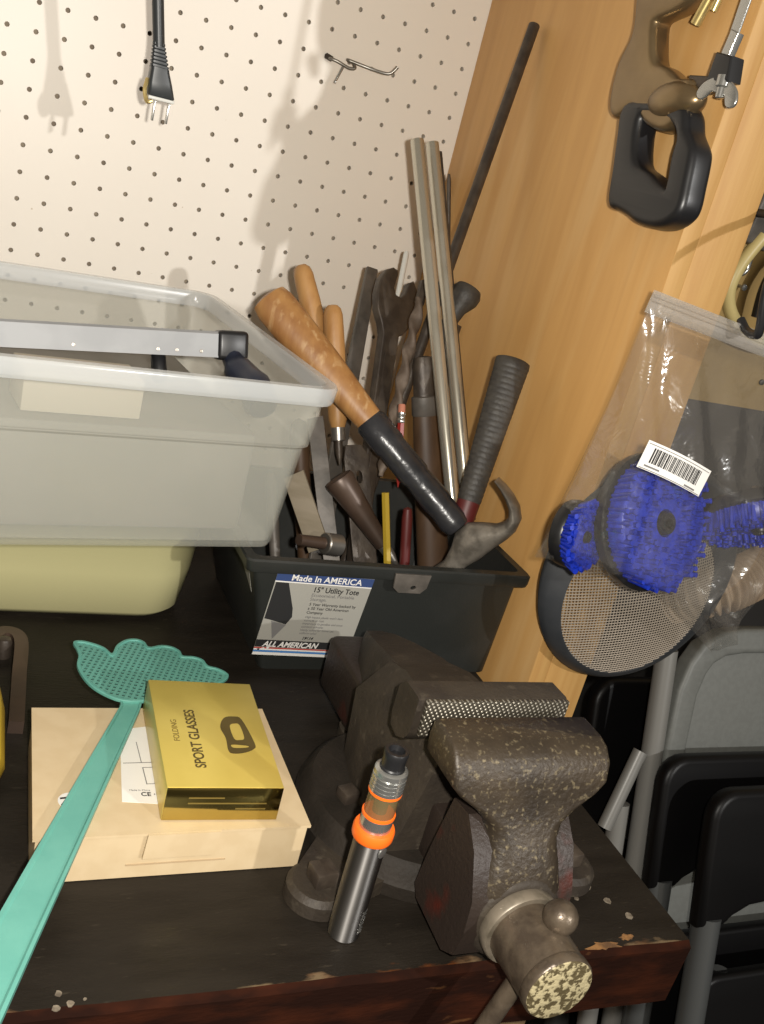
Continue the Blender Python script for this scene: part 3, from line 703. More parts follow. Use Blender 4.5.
# ------------------------------------------------------------------ tote
def tote():
    t = thing('tool_tote', 'black plastic tool tote with a maker label, standing against the plywood panel', 'tool tote', (.33, -.30, ZB))
    def R(z, x0, x1, y0, y1, r=.006): return rrect(x0, x1, y0, y1, r, z, 3)
    top = (.2045, .4560, -.3920, -.190); bot = (.2360, .4610, -.3770, -.205)
    lerp = lambda k, i=0: tuple(b+(a-b)*k + s*i for a, b, s in zip(top, bot, (1, -1, 1, -1)))
    bm = bmesh.new()
    rings = [R(ZB, *lerp(0)), R(.952, *lerp(.93)), R(.952, *lerp(.93, -.007)), R(.9545, *lerp(.95, -.0075)), R(.9620, *lerp(.99, -.0075)), R(.9635, *lerp(1, -.006)), R(.9635, *lerp(1, .0015)), R(.860, *lerp(.08, .003)), R(.855, *lerp(.02, .006))]
    loft(bm, rings); obj('body', bm, M['toteplastic'], t, 35)
    # molded latch tab under the rim, with a hole
    n = V(0, -.113, -.030).normalized(); up = V(0, -.0150, .1135).normalized()
    def on(x, z): return V(x, bot[2] + (top[2]-bot[2])*(z-ZB)/(.9635-ZB) - .0008, z)
    mx = mframe(on(.3435, .951) + V(0, -.0085, 0), (1, 0, 0), (0, -.05, 1))
    hole = [(.0035+.0026*math.cos(a*PI/5), -.004+.002*math.sin(a*PI/5)) for a in range(10)]
    plate('latch_tab', [[(-.0165, .0085), (.0175, .0085), (.0165, -.004), (.0115, -.0095), (-.0095, -.0095), (-.0150, -.005)], hole], .0025, M['grayflat'], t, mx, .0005)
    # label
    mx = mframe(on(.2275, .9505), V(1, 0, -.024), up)
    lab = bxo('label_sheet', M['labelgrey'], t, 0, .0865, -.0850, 0, 0, .0004, 0, mx)
    z = .00045
    def rect(nm, m, x0, x1, y0, y1, zz=z): return bxo(nm, m, lab, x0, x1, y0, y1, zz, zz+.0001, 0, mx)
    rect('blue_band', M['blue'], 0, .0865, -.0085, 0); rect('white_rule', M['white'], 0, .0865, -.0096, -.0085)
    rect('dark_band', M['ink'], 0, .0865, -.0765, -.0690); rect('red_stripe', M['red'], 0, .0865, -.0782, -.0770)
    rect('white_rule', M['white'], 0, .0865, -.0798, -.0784); rect('blue_stripe', M['stripeblue'], 0, .0865, -.0820, -.0799)
    rect('white_rule', M['white'], 0, .0865, -.0850, -.0822)
    def tx(s, size, x, y, m, xs=1, al='LEFT', sh=0, b=0):
        text('lettering', s, size, m, lab, mx @ Matrix.Translation((x, y, z+.00014)), al, xs, sh, b)
    tx('Made In AMERICA', .0084, .0130, -.0072, M['white'], .98, b=.0001)
    tx('15" Utility Tote', .0075, .0350, -.0172, M['ink'], .88, b=.0001)
    for i, s in enumerate(('Economical, Portable', 'Storage.')): tx(s, .0046, .0350, -.0218-.0042*i, M['inkgrey'])
    for i, s in enumerate(('5 Year Warranty backed by', 'a 50 Year Old American', 'Company')): tx(s, .0040, .0358, -.0310-.0042*i, M['ink'], .95)
    for i, s in enumerate(('High impact plastic won\'t dent', 'corrode or rust', 'Impervious to gasoline and most', 'common solvents', 'Ideally suited for home use', 'uniform color')): tx(s, .0032, .0355+.0006*(i < 2), -.0440-.0034*i, M['inkgrey'], .88)
    tx('19614', .0040, .0395, -.0668, M['ink'], b=.0001, sh=.2)
    tx('ALL AMERICAN', .0078, .0065, -.0758, M['white'], .92, sh=.3, b=.0002)
    # printed picture of a tote seen from its corner
    plate('printed_picture', [[(.001, -.0100), (.0120, -.0100), (.0225, -.0350), (.0245, -.0440), (.0210, -.0520), (.0060, -.0480), (.0008, -.0470)]], .0002, M['ink'], lab, mx @ Matrix.Translation((0, 0, z)))
    plate('printed_picture', [[(.0075, -.0490), (.0215, -.0525), (.0130, -.0680)]], .0002, M['inkgrey'], lab, mx @ Matrix.Translation((0, 0, z)))
    for k in range(3):
        plate('printed_star', [[(.0040+.004*k+(.0017 if i % 2 == 0 else .0007)*math.sin(PI*i/5), -.0792+.0010*k+(.0017 if i % 2 == 0 else .0007)*math.cos(PI*i/5)) for i in range(10)]], .0003, M['white' if k else 'ink'], lab, mx @ Matrix.Translation((0, 0, z+.0001)))
    # pale sticker on the left end
    e = lambda y, z: V(bot[0] + (top[0]-bot[0])*(z-ZB)/(.9635-ZB) - .0006, y, z)
    bm = bmesh.new(); q = [e(-.372, .949), e(-.374, .922), e(-.330, .949)]
    loft(bm, [q, [p + V(-.0004, 0, 0) for p in q]]); obj('end_sticker', bm, M['labelgrey'], t)
tote()

# ------------------------------------------------------------------ tools standing in the tote
def axis_frame(lo, hi, facing=(0, -1, 0)):
    """local v runs from lo to hi, the flat face looks along 'facing'"""
    lo = Vector(lo); hi = Vector(hi); v = (hi-lo).normalized(); f = Vector(facing); f = (f - v*f.dot(v)).normalized(); u = v.cross(f)
    return Matrix(((u.x, v.x, f.x, lo.x), (u.y, v.y, f.y, lo.y), (u.z, v.z, f.z, lo.z), (0, 0, 0, 1))), (hi-lo).length

def rod(name, m, lo, hi, prof, parent=None, n=20):
    """prof: (distance from lo, radius); lo and hi are the ends"""
    bm = bmesh.new(); lathe(bm, lo, Vector(hi)-Vector(lo), prof, n); return obj(name, bm, m, parent)

def along(lo, hi, z):
    lo = Vector(lo); hi = Vector(hi); return lo + (hi-lo)*((z-lo.z)/(hi.z-lo.z))

def claw_hammer():
    hi = V(.2311, -.220, 1.1316); lo = V(.3971, -.365, .9889)
    t = thing('claw_hammer', 'claw hammer with bare wood handle and black taped grip lying across the tote', 'hammer', lo)
    mx, L = axis_frame(lo, hi, (0, -1, .35))
    def oval(bm, rows):     # (v, half width u, half depth n)
        loft(bm, [[V(w*math.cos(2*PI*k/20), v, d*math.sin(2*PI*k/20)) for k in range(20)] for v, w, d in rows])
        bmesh.ops.transform(bm, matrix=mx, verts=bm.verts[:]); return bm
    obj('handle', oval(bmesh.new(), [(.118, .0122, .0102), (.15, .0142, .0115), (.19, .0172, .0128), (.235, .0190, .0135), (.258, .0190, .0135), (.267, .0168, .012), (.2695, .010, .008)]), M['hammerwood'], t)
    tp = oval(bmesh.new(), [(.002, .0105, .0105), (.004, .0118, .0115), (.010, .0135, .0122), (.024, .0128, .0118), (.034, .0138, .0125), (.060, .0128, .0115), (.063, .0142, .0124), (.095, .0136, .0117), (.098, .0148, .0122), (.124, .0150, .0122), (.1275, .0125, .010)])
    obj('taped_grip', tp, M['tape'], t)
    # head: cheek block, claw curving up to the right, striking face down to the left
    hd = bmesh.new()
    vd = (hi-lo).normalized(); mh = mframe(lo - vd*.012, V(.42, -.346, .841), vd)       # u along head (to the claw), v up
    rows = [(-.052, -.012, .0115, .0115), (-.046, -.012, .0125, .0125), (-.040, -.011, .0115, .0115), (-.030, -.009, .0085, .0085), (-.016, -.006, .0115, .0105), (-.004, -.003, .0165, .0125), (.010, -.003, .0165, .0125),
            (.020, -.007, .0125, .0130)]
    rings = [[V(u, v+hv*math.sin(a), hn*math.cos(a)) for a in [2*PI*k/16 for k in range(16)]] for u, v, hv, hn in rows]
    # claw: sweep along an arc
    pts = [(.029, -.0115, .0085, .0130, 0), (.038, -.0125, .0066, .0130, 12), (.0465, -.0095, .0055, .0125, 38), (.0520, -.0020, .0046, .012, 62), (.0550, .0080, .0037, .011, 78), (.0560, .0180, .0026, .010, 88), (.0558, .0270, .0012, .009, 94)]
    for u, v, hv, hn, an in pts:
        c, s = math.cos(math.radians(an)), math.sin(math.radians(an))
        rings.append([V(u - s*hv*math.sin(a), v + c*hv*math.sin(a), hn*math.cos(a)) for a in [2*PI*k/16 for k in range(16)]])
    loft(hd, rings); bmesh.ops.transform(hd, matrix=mh, verts=hd.verts[:])
    obj('head', hd, M['hammersteel'], t, 50)
claw_hammer()

def wood_handle(name, label, lo, hi, r, cat, group=None, top='handlewood'):
    lo = Vector(lo); hi = Vector(hi); L = (hi-lo).length
    t = thing(name, label, cat, lo)
    b = L - .112
    rod('handle', M[top], lo, hi, [(b, r*.72), (b+.008, r*.95), (b+.04, r*1.02), (L-.035, r*1.06), (L-.009, r*.98), (L-.003, r*.82), (L, r*.5), (L, .0004)], t)
    rod('ferrule', M['steel'], lo, hi, [(b-.0125, r*.6), (b-.012, r*.68), (b, r*.72), (b+.0005, r*.5)], t)
    rod('blade', M['darksteel'], lo, hi, [(0, r*.1), (.01, r*.35), (b-.011, r*.38)], t)
    return t
wood_handle('wood_handled_file', 'file with a round tan wood handle, the taller of two behind the claw hammer', (.3120, -.2425, 1.0350), (.2658, -.1750, 1.1615), .0095, 'file')
wood_handle('wood_handled_chisel', 'shorter tan wood handle right behind the claw hammer handle', (.3127, -.2656, 1.0020), (.2913, -.2110, 1.1367), .0092, 'chisel')

def steel_file():
    hi = V(.3631, -.110, 1.1640); lo = V(.2985, -.3077, .866)
    mx, L = axis_frame(lo, hi, (.1, -1, 0))
    o = plate('flat_file', [[(-.0095, .01), (-.0040, 0), (.0040, 0), (.0095, .01), (.0085, L*.6), (.0068, L-.003), (.0060, L), (-.0062, L-.002), (-.0070, L*.98), (-.0085, L*.6)]], .0042, M['grayflat'], None, mx, .0007)
    tag(o, 'flat brown grey steel file standing left of the open wrench', 'file')
steel_file()

def wrench():
    hi = V(.3759, -.150, 1.157); lo = V(.3281, -.3327, .866)
    mx, L = axis_frame(lo, hi, (.15, -1, .1))
    out = [(-.0068, 0), (.0068, 0), (.0086, L*.5), (.0100, L-.052)]
    # round head with a jaw opening towards the upper right
    right = [(.0140, L-.050), (.0205, L-.040), (.0255, L-.026), (.0265, L-.010), (.0238, L+.003), (.0180, L+.0105)]
    jaw = [(.0130, L+.0065), (.0095, L-.0070), (.0050, L-.0125), (-.0010, L-.0120), (-.0045, L-.0060), (-.0020, L+.0085), (-.0028, L+.0135)]
    left = [(-.0090, L+.0145), (-.0170, L+.0090), (-.0228, L-.003), (-.0245, L-.018), (-.0215, L-.034), (-.0145, L-.046), (-.0105, L-.056), (-.0086, L*.5)]
    t = thing('open_end_wrench', 'big dark open end wrench standing upright with its jaw at the top', 'wrench', lo)
    plate('jaw_and_shank', [out + right + jaw + left], .0105, M['darksteel'], t, mx, .0022)
    plate('raised_panel', [[(-.0035, .02), (.0035, .02), (.0050, L-.075), (-.0050, L-.075)]], .0122, M['darksteel'], t, mx, .0006)
wrench()

tag(rod('white_stick', M['whiteplastic'], along((.3605, -.2300, .868), (.3987, -.105, 1.1878), .985), (.3987, -.105, 1.1878), [(0, .0030), (.215, .0030), (.2175, .002)], None, 12), 'thin white stick showing between the jaws of the open wrench', 'stick')

def auger():
    hi = V(.3841, -.195, 1.154); lo = along((.3054, -.383, .866), hi, 1.005)
    mx, L = axis_frame(lo, hi)
    t = thing('auger_bit', 'rusty twisted auger bit standing between the open wrench and the chrome tubes', 'drill bit', lo)
    bm = bmesh.new(); n = 90; rings = []
    for i in range(n+1):
        v = L*i/n; a = v/.031*PI; s = max(.35, min(1, i/6))
        w, d = .0066*s, .0040*s
        rings.append([V(w*math.cos(q)*math.cos(a) - d*math.sin(q)*math.sin(a), v, w*math.cos(q)*math.sin(a) + d*math.sin(q)*math.cos(a)) for q in [2*PI*k/14 for k in range(14)]])
    loft(bm, rings); bmesh.ops.transform(bm, matrix=mx, verts=bm.verts[:])
    obj('twist', bm, M['rust'], t, 60)
    top = hi + (hi-lo).normalized()*.02
    rod('shank', M['darksteel'], hi-(hi-lo).normalized()*.004, top, [(0, .0048), (.018, .0046), (.024, .0042)], t, 6)
auger()

def metal_tube(label, lo, hi, r, group, m='chrome'):
    lo = Vector(lo); hi = Vector(hi); L = (hi-lo).length
    bm = bmesh.new(); lathe(bm, lo, hi-lo, [(0, r*.8), (0, r), (L-.0006, r), (L, r*.95), (L, r*.80), (L-.05, r*.80), (L-.05, .0003)], 28)
    o = obj('metal_tube', bm, M[m], None, 40)
    return tag(o, label, 'tube', group)
h1, l1 = V(.3526, -.168, 1.2936), V(.4069, -.318, 1.0033)
h2, l2 = V(.3727, -.158, 1.2945), V(.4290, -.310, .9968)
h3, l3 = V(.3835, -.155, 1.2883), V(.4395, -.292, 1.0018)
metal_tube('left one of the two tall shiny chrome tubes leaning in the tote', along(l1, h1, .982), h1, .0064, 'tall metal tubes')
metal_tube('right one of the two tall shiny chrome tubes leaning in the tote', along(l2, h2, .990), h2, .0064, 'tall metal tubes')
metal_tube('thin dark tube just behind the two shiny chrome tubes', along(l3, h3, .975), h3, .0029, 'tall metal tubes', 'darksteel')

def pry_rod():
    hi = V(.4625, -.1251, 1.4225); lo = V(.3361, -.2716, .866)
    L = (hi-lo).length
    o = rod('steel_rod', M['darksteel'], lo, hi, [(0, .005), (L-.001, .0056), (L, .005), (L, .0003)], None, 18)
    tag(o, 'longest dark steel rod leaning across the plywood panel', 'rod')
pry_rod()
tag(rod('thin_rod', M['darksteel'], (.4560, -.2050, .9960), (.4064, -.140, 1.2719), [(0, .0014), (.28, .0022), (.287, .0012)], None, 10), 'thin short dark rod between the chrome tubes and the long steel rod', 'rod')

def punch():
    hi = V(.4215, -.212, 1.1690); lo = along((.3600, -.2900, .900), hi, 1.085); L = (hi-lo).length
    t = thing('rubber_capped_punch', 'dark punch with a flared black cap behind the chrome tubes', 'punch', lo)
    rod('shaft', M['darksteel'], lo, hi, [(0, .004), (L-.045, .0065), (L-.03, .0065)], t)
    d = V(.0260, .014, .054); b = hi - d.normalized()*.05
    rod('flared_cap', M['rubber'], b, b+d, [(0, .0068), (.022, .0075), (.034, .0088), (.040, .0118), (.0455, .0145), (.053, .0150), (.058, .0125), (.0595, .006), (.0595, .0003)], t)
punch()

def rubber_hammer():
    hi = V(.4370, -.305, 1.1340); lo = hi + (V(.3880, -.3780, .9500) - hi)*.745
    t = thing('rubber_grip_hammer', 'hammer handle with a black ribbed rubber grip leaning on the plywood panel', 'hammer', lo)
    mx, L = axis_frame(lo, hi, (-.5, -1, 0)); s = 1
    def oval(rows):
        bm = bmesh.new(); loft(bm, [[V(w*math.cos(2*PI*k/20), v, d*math.sin(2*PI*k/20)) for k in range(20)] for v, w, d in rows]); bmesh.ops.transform(bm, matrix=mx, verts=bm.verts[:]); return bm
    g0 = L - .136; rows = [(g0, .0095, .008)]
    for i in range(26):
        v = g0 + .002 + i*.0050; w = .0108 + .0050*(i/25)**1.1
        rows += [(v, w, w*.80), (v+.0036, w+.0003, w*.815), (v+.0043, w-.0002, w*.79)]
    rows += [(L-.006, .0163, .0130), (L-.001, .0158, .0126), (L, .0135, .011)]
    rows = [r for r in rows if r[0] <= L]
    obj('rubber_grip', oval(rows), M['rubber'], t, 60)
    o = obj('red_collar', oval([(g0-.0205, .0085, .0072), (g0-.0195, .0098, .0082), (g0+.0005, .0105, .0085), (g0+.001, .0085, .007)]), M['redgrip'], t); o['label'] = 'red collar below the grip'
    obj('shaft', oval([(0, .0078, .0066), (g0-.020, .0082, .0070)]), M['darksteel'], t)
rubber_hammer()

def pencil(name, label, lo, hi, r, body, tip=True):
    lo = Vector(lo); hi = Vector(hi); L = (hi-lo).length
    t = thing(name, label, 'pencil', lo)
    rod('shaft', M[body], lo, hi, [(0, .0004), (.014, r), (L-.0165, r)], t, 6)
    if tip:
        rod('ferrule', M['zinc'], lo, hi, [(L-.0170, r*.95), (L-.0165, r*1.06), (L-.0140, r*1.06), (L-.0135, r*.96), (L-.0110, r*.96), (L-.0105, r*1.06), (L-.0075, r*1.06)], t, 16)
        rod('eraser', M['eraser'], lo, hi, [(L-.0078, r), (L-.001, r*.98), (L, r*.8), (L, .0003)], t, 16)
pencil('red_pencil', 'red pencil with a worn eraser standing behind the taped hammer grip', (.3512, -.3165, 1.0050), (.3469, -.290, 1.0749), .0033, 'pencilred')
pencil('yellow_pencil', 'yellow pencil standing below the taped hammer grip', (.3560, -.3625, .8870), (.3345, -.3180, 1.0168), .0036, 'yellow', False)
tag(rod('screwdriver', M['redgrip'], (.3745, -.3553, .8700), (.3587, -.330, .9941), [(0, .002), (.02, .0042), (.115, .0050), (.124, .0040), (.126, .0004)], None, 14), 'dark red screwdriver handle low in the tote beside the yellow pencil', 'screwdriver')

def brown_handle():
    lo = V(.4413, -.294, .866); hi = V(.3898, -.235, 1.0883); L = (hi-lo).length
    t = thing('brown_handled_mallet', 'thick dark brown wooden handle with a grey band behind the hammer', 'mallet', lo)
    mx, L = axis_frame(lo, hi, (0, -1, 0))
    def oval(rows):
        bm = bmesh.new(); loft(bm, [[V(w*math.cos(2*PI*k/20), v, d*math.sin(2*PI*k/20)) for k in range(20)] for v, w, d in rows]); bmesh.ops.transform(bm, matrix=mx, verts=bm.verts[:]); return bm
    obj('handle', oval([(0, .0150, .012), (.05, .0165, .0125), (.12, .0155, .012), (L-.034, .0130, .0105)]), M['handlebrown'], t)
    obj('band', oval([(L-.036, .0132, .0108), (L-.035, .0140, .0114), (L-.018, .0136, .0110), (L-.017, .012, .0095)]), M['grayflat'], t)
    obj('socket', oval([(L-.018, .0115, .0092), (L+.012, .0105, .0088), (L+.020, .0085, .007), (L+.021, .002, .002)]), M['darksteel'], t)
brown_handle()

def pipe_handle():
    hi = V(.2990, -.300, 1.0018); lo = V(.3620, -.3370, .9350); L = (hi-lo).length
    t = thing('pipe_handled_tool', 'dark brown hollow pipe handle lying low in the tote with its round end up', 'pipe handle', lo)
    bm = bmesh.new(); lathe(bm, lo, hi-lo, [(.025, .0070), (.05, .0092), (L-.012, .0128), (L-.003, .0140), (L, .0132), (L-.002, .0105), (L-.012, .0095), (L-.012, .0003)], 24)
    obj('pipe', bm, M['browniron'], t, 50)
    bm = bmesh.new(); lathe(bm, lo, hi-lo, [(0, .0018), (.012, .0050), (.028, .0060), (.05, .0070)], 16); obj('tang', bm, M['steel'], t)
pipe_handle()

def slat():
    lo = V(.2860, -.3380, .9500); hi = V(.2590, -.305, 1.0060)
    mx, L = axis_frame(lo, hi, (-.55, -1, .1))
    o = plate('wooden_offcut', [[(-.0150, 0), (.0045, 0), (.0045, L), (-.0150, L*.98)]], .0045, M['palewood'], None, mx, .0006)
    tag(o, 'pale flat wooden slat low at the left end of the tote', 'slat')
slat()
def ruler():
    lo = V(.3120, -.3400, .8900); hi = V(.2850, -.247, 1.0400)
    mx, L = axis_frame(lo, hi, (-.2, -1, 0))
    o = plate('steel_strip', [[(-.0075, 0), (.0075, 0), (.0075, L), (-.0075, L-.002)]], .0022, M['grayflat'], None, mx, .0004)
    tag(o, 'narrow grey steel strip standing left of the brown pipe handle', 'steel strip')
ruler()
def cleaver():
    lo = V(.3440, -.3300, .9000); hi = V(.3225, -.267, 1.0240)
    mx, L = axis_frame(lo, hi, (0, -1, 0))
    hole = [(.001+.0030*math.cos(a*PI/5), L-.030+.006*math.sin(a*PI/5)) for a in range(10)]
    o = plate('slotted_blade', [[(-.0120, 0), (.0110, 0), (.0115, L-.01), (.0050, L), (-.0100, L), (-.0125, L-.012)], hole], .0030, M['darksteel'], None, mx, .0006)
    tag(o, 'dark slotted steel blade standing right of the grey strip in the tote', 'blade')
cleaver()
def socket():
    a = V(.2530, -.3560, .9640); b = V(.2960, -.3440, .9560); L = (b-a).length
    t = thing('socket_wrench', 'grey socket wrench lying flat at the front left of the tote', 'socket wrench', a)
    bm = bmesh.new(); lathe(bm, b - (b-a).normalized()*.017, (b-a), [(0, .0085), (.001, .0095), (.016, .0098), (.017, .0088), (.017, .0060), (.006, .0055), (.006, .0003)], 24); obj('socket', bm, M['steel'], t)
    bm = bmesh.new(); tube(bm, [a, a+(b-a)*.6], [.0048, .0055], 12); obj('handle', bm, M['browniron'], t)
socket()
tag(rod('scraper_shank', M['grayflat'], (.2650, -.3200, .8720), (.2470, -.2680, .9900), [(0, .004), (.09, .0055), (.125, .0052), (.129, .003)], None, 10), 'short grey shank at the far left end of the tote', 'shank')
tag(rod('dark_tool_shaft', M['handlebrown'], (.3080, -.2700, .8720), (.2740, -.2330, 1.0350), [(0, .006), (.10, .0085), (.150, .0095), (.163, .0075), (.168, .0004)], None, 16), 'dark brown rounded handle behind the grey steel strip', 'handle')

# ------------------------------------------------------------------ hacksaw on the panel
def hacksaw():
    SAWH = [(-0.3435, 1.3600), (-0.3492, 1.3351), (-0.3575, 1.3094), (-0.3654, 1.2839), (-0.3782, 1.2817), (-0.3951, 1.2795), (-0.4100, 1.2762), (-0.4290, 1.2762), (-0.4440, 1.2795), (-0.4550, 1.2870), (-0.4590, 1.2970), (-0.4560, 1.3130), (-0.4520, 1.3310), (-0.4470, 1.3390), (-0.4350, 1.3486), (-0.4260, 1.3616), (-0.4120, 1.3650), (-0.3718, 1.3640)]
    SAWI = [(-0.3760, 1.3510), (-0.3850, 1.3225), (-0.4080, 1.3135), (-0.4290, 1.3085), (-0.4260, 1.3280), (-0.4250, 1.3390), (-0.4170, 1.3480), (-0.4000, 1.3530)]
    FR = [(-0.2980, 1.4800), (-0.3124, 1.4440), (-0.3245, 1.4120), (-0.3180, 1.3884), (-0.3220, 1.3590), (-0.3370, 1.3470), (-0.3572, 1.3560), (-0.3800, 1.3470), (-0.4020, 1.3440), (-0.4160, 1.3490), (-0.4235, 1.3605), (-0.4240, 1.3760), (-0.4180, 1.3830), (-0.4020, 1.3830), (-0.3850, 1.3890), (-0.3690, 1.3930), (-0.3590, 1.4060), (-0.3545, 1.4210), (-0.3790, 1.4300), (-0.3950, 1.4420), (-.4070, 1.4640), (-.4000, 1.4900)]
    t = thing('hacksaw', 'hacksaw with bronze frame and black handle hanging on the plywood panel', 'hacksaw', (.45, -.40, 1.30))
    mx = Matrix(((0, 0, -1, .451), (1, 0, 0, 0), (0, 1, 0, 0), (0, 0, 0, 1)))
    plate('handle', [SAWH, SAWI], .0225, M['black'], t, mx, .0062, 60, True)
    plate('frame', [FR], .0200, M['bronze'], t, mx, .0065, 70, True)
    # cast knob bulge over the handle
    bm = bmesh.new(); c = V(.4485, -.398, 1.3650); k = 14
    lathe(bm, c - V(.0, -.0, .0) + V(0, .025, -.002), V(0, -1, .12), [(.030-.030*math.cos(PI*i/k), .0145*math.sin(PI*i/k)) for i in range(k+1)], 24)
    obj('cast_knuckle', bm, M['bronze'], t, 80)
    bm = bmesh.new(); tube(bm, [(.447, -.4040, 1.4370), (.447, -.3975, 1.4200)], .0042, 14); obj('stud_pin', bm, M['brass'], t)
    bm = bmesh.new(); tube(bm, [(.447, -.4150, 1.4385), (.447, -.4130, 1.4290)], .0030, 12); obj('stud_pin', bm, M['brass'], t)
    # blade, its clamp, arm to the frame and wing nut
    plate('blade', [[(-.4400, 1.4080), (-.4490, 1.4100), (-.4520, 1.4900), (-.4400, 1.4900)]], .0014, M['zinc'], t, Matrix.Translation((-.004, 0, 0)) @ mx, .0002)
    plate('blade_clip', [[(-.4400, 1.3960), (-.4490, 1.3945), (-.4520, 1.4140), (-.4430, 1.4165)]], .0060, M['zinc'], t, Matrix.Translation((-.004, 0, 0)) @ mx, .001)
    plate('clamp_block', [[(-.4380, 1.4010), (-.4560, 1.3990), (-.4610, 1.3825), (-.4370, 1.3800)]], .0130, M['black'], t, Matrix.Translation((-.003, 0, 0)) @ mx, .002)
    plate('clamp_arm', [[(-.4100, 1.3855), (-.4420, 1.3860), (-.4400, 1.3760), (-.4100, 1.3700)]], .0100, M['darksteel'], t, mx, .002)
    c = V(.4445, -.4530, 1.3800)
    bm = bmesh.new(); lathe(bm, c + V(0, 0, .006), (0, -.12, -1), [(0, .0050), (.007, .0050), (.008, .0032), (.0145, .0032), (.015, .0025)], 16); wn = obj('wing_nut', bm, M['zinc'], t)
    for s in (-1, 1):
        plate('wing', [[(0, .004), (s*.007, .004), (s*.0150, -.001), (s*.0185, -.0080), (s*.0160, -.0125), (s*.0105, -.0120), (s*.006, -.006), (0, -.005)]], .0028, M['zinc'], wn, mframe(c, V(0.2, -.92, -.1), (0, 0, 1)), .001, 60, True)
hacksaw()

# ------------------------------------------------------------------ pegboard hook and hanging plug
def peg_hook():
    t = thing('pegboard_hook', 'bent wire hook stuck in the pegboard beside its loose pin', 'hook', (.325, -.005, 1.34))
    p = [(.3070, .004, 1.3482), (.3070, -.006, 1.3482), (.3150, -.010, 1.3470), (.3270, -.012, 1.3440), (.3330, -.013, 1.3455), (.3290, -.014, 1.3500), (.3240, -.014, 1.3510), (.345, -.020, 1.3490), (.3600, -.028, 1.3480), (.3665, -.031, 1.3500), (.3710, -.033, 1.3570)]
    bm = bmesh.new(); tube(bm, smoothpath(p, 5), .0017, 10); obj('wire', bm, M['steel'], t, 80)
    bm = bmesh.new(); tube(bm, [(.3215, -.010, 1.3440), (.3150, -.012, 1.3265)], .0014, 10); obj('pin', bm, M['zinc'], t)
    bm = bmesh.new(); tube(bm, [(.3040, -.0005, 1.3500), (.3090, -.0055, 1.3480)], .0030, 10); obj('foot', bm, M['darksteel'], t)
peg_hook()

def plug():
    Y = -.145
    t = thing('hanging_plug', 'black two prong power plug hanging on its cord before the pegboard', 'plug', (.111, Y, 1.28))
    X = lambda z: .1202 + (1.2740-z)*.19
    bm = bmesh.new()
    rows = [(1.2735, .0108, .0072, .003), (1.2745, .0115, .0078, .003), (1.2850, .0098, .0075, .003), (1.2945, .0078, .0070, .003), (1.2965, .0078, .0070, .003)]
    loft(bm, [[V(q.x + X(z), q.y + Y, z) for q in rrect(-w, w, -d, d, r, 0, 4)] for z, w, d, r in rows])
    obj('plug_body', bm, M['cord'], t)
    bm = bmesh.new(); rows = []
    for k in range(7):
        z = 1.2965 + k*.0028; w = .0076 - k*.0004
        rows += [(z, w*.86), (z+.0003, w), (z+.0019, w), (z+.0022, w*.86)]
    loft(bm, [[V(q.x + X(z), q.y + Y, z) for q in rrect(-w, w, -w*.7, w*.7, .002, 0, 4)] for z, w in rows])
    obj('strain_relief', bm, M['cord'], t)
    bm = bmesh.new(); tube(bm, smoothpath([(X(1.312), Y, 1.3120), (X(1.34), Y, 1.340), (X(1.40), Y, 1.40), (X(1.50), Y, 1.50), (X(1.62), Y, 1.62)], 5), .0050, 12); obj('cord', bm, M['cord'], t)
    bxo('face_plate', M['whiteplastic'], t, X(1.272)-.0112, X(1.272)+.0112, Y-.0072, Y+.0072, 1.2705, 1.2736, .001)
    for dx in (-.0060, .0060):
        bxo('prong', M['zinc'], t, X(1.262)+dx-.0008, X(1.262)+dx+.0008, Y-.003, Y+.003, 1.2535, 1.2710, .0004)
    bm = bmesh.new(); tube(bm, smoothpath([(X(1.2850)-.0105, Y-.002, 1.2860), (X(1.2765)-.0135, Y-.004, 1.2765), (X(1.268)-.0120, Y-.004, 1.2680), (X(1.266)-.0085, Y-.003, 1.2690)], 4), .0018, 8); obj('brass_tag', bm, M['brass'], t)
plug()

# ------------------------------------------------------------------ sieve, zip bag and brushes
def sieve():
    c = V(.5460, -.4365, .9950)
    t = thing('mesh_sieve', 'round wire sieve with a black rim hanging behind the plastic bag', 'sieve', c)
    bm = bmesh.new(); prof = [(-.003, .1020), (-.002, .1030), (.004, .1030), (.006, .1015), (.011, .0930), (.018, .0805), (.0195, .0780), (.0165, .0770), (.006, .0900), (-.001, .0990), (-.003, .1020)]
    n = 72; rings = [[c + V(r*math.cos(2*PI*i/n), -d, r*math.sin(2*PI*i/n)) for i in range(n)] for d, r in prof]
    cs = V(-.0095, 0, -.0165)
    for rr, (d, r) in zip(rings, prof):
        k = max(0, min(1, d/.017))
        for i in range(n): rr[i] = rr[i] + cs*k
    loft(bm, rings, False, False); bmesh.ops.remove_doubles(bm, verts=bm.verts[:], dist=1e-6)
    obj('rim', bm, M['sieverim'], t, 50)
    bm = bmesh.new(); R = .0785; cc = c + cs + V(0, -.0180, 0); w = .00056; sp = .0028
    an = math.radians(12); ca, sa = math.cos(an), math.sin(an)
    def P(a, b, off): 
        r2 = (a*a+b*b)/(R*R); h = .012*(1-r2)
        return cc + V(a*ca-b*sa, -h-off, a*sa+b*ca)
    m = int(R/sp)
    for dirn in (0, 1):
        for k in range(-m, m+1):
            s = k*sp; e = math.sqrt(max(R*R-s*s, 0))
            if e < .004: continue
            q = []
            for j in range(17):
                b = -e + 2*e*j/16
                q.append(P(s, b, w*dirn) if dirn == 0 else P(b, s, w*dirn))
            tube(bm, q, w, 4, False)
    obj('wire_mesh', bm, M['sievewire'], t, 80)
sieve()

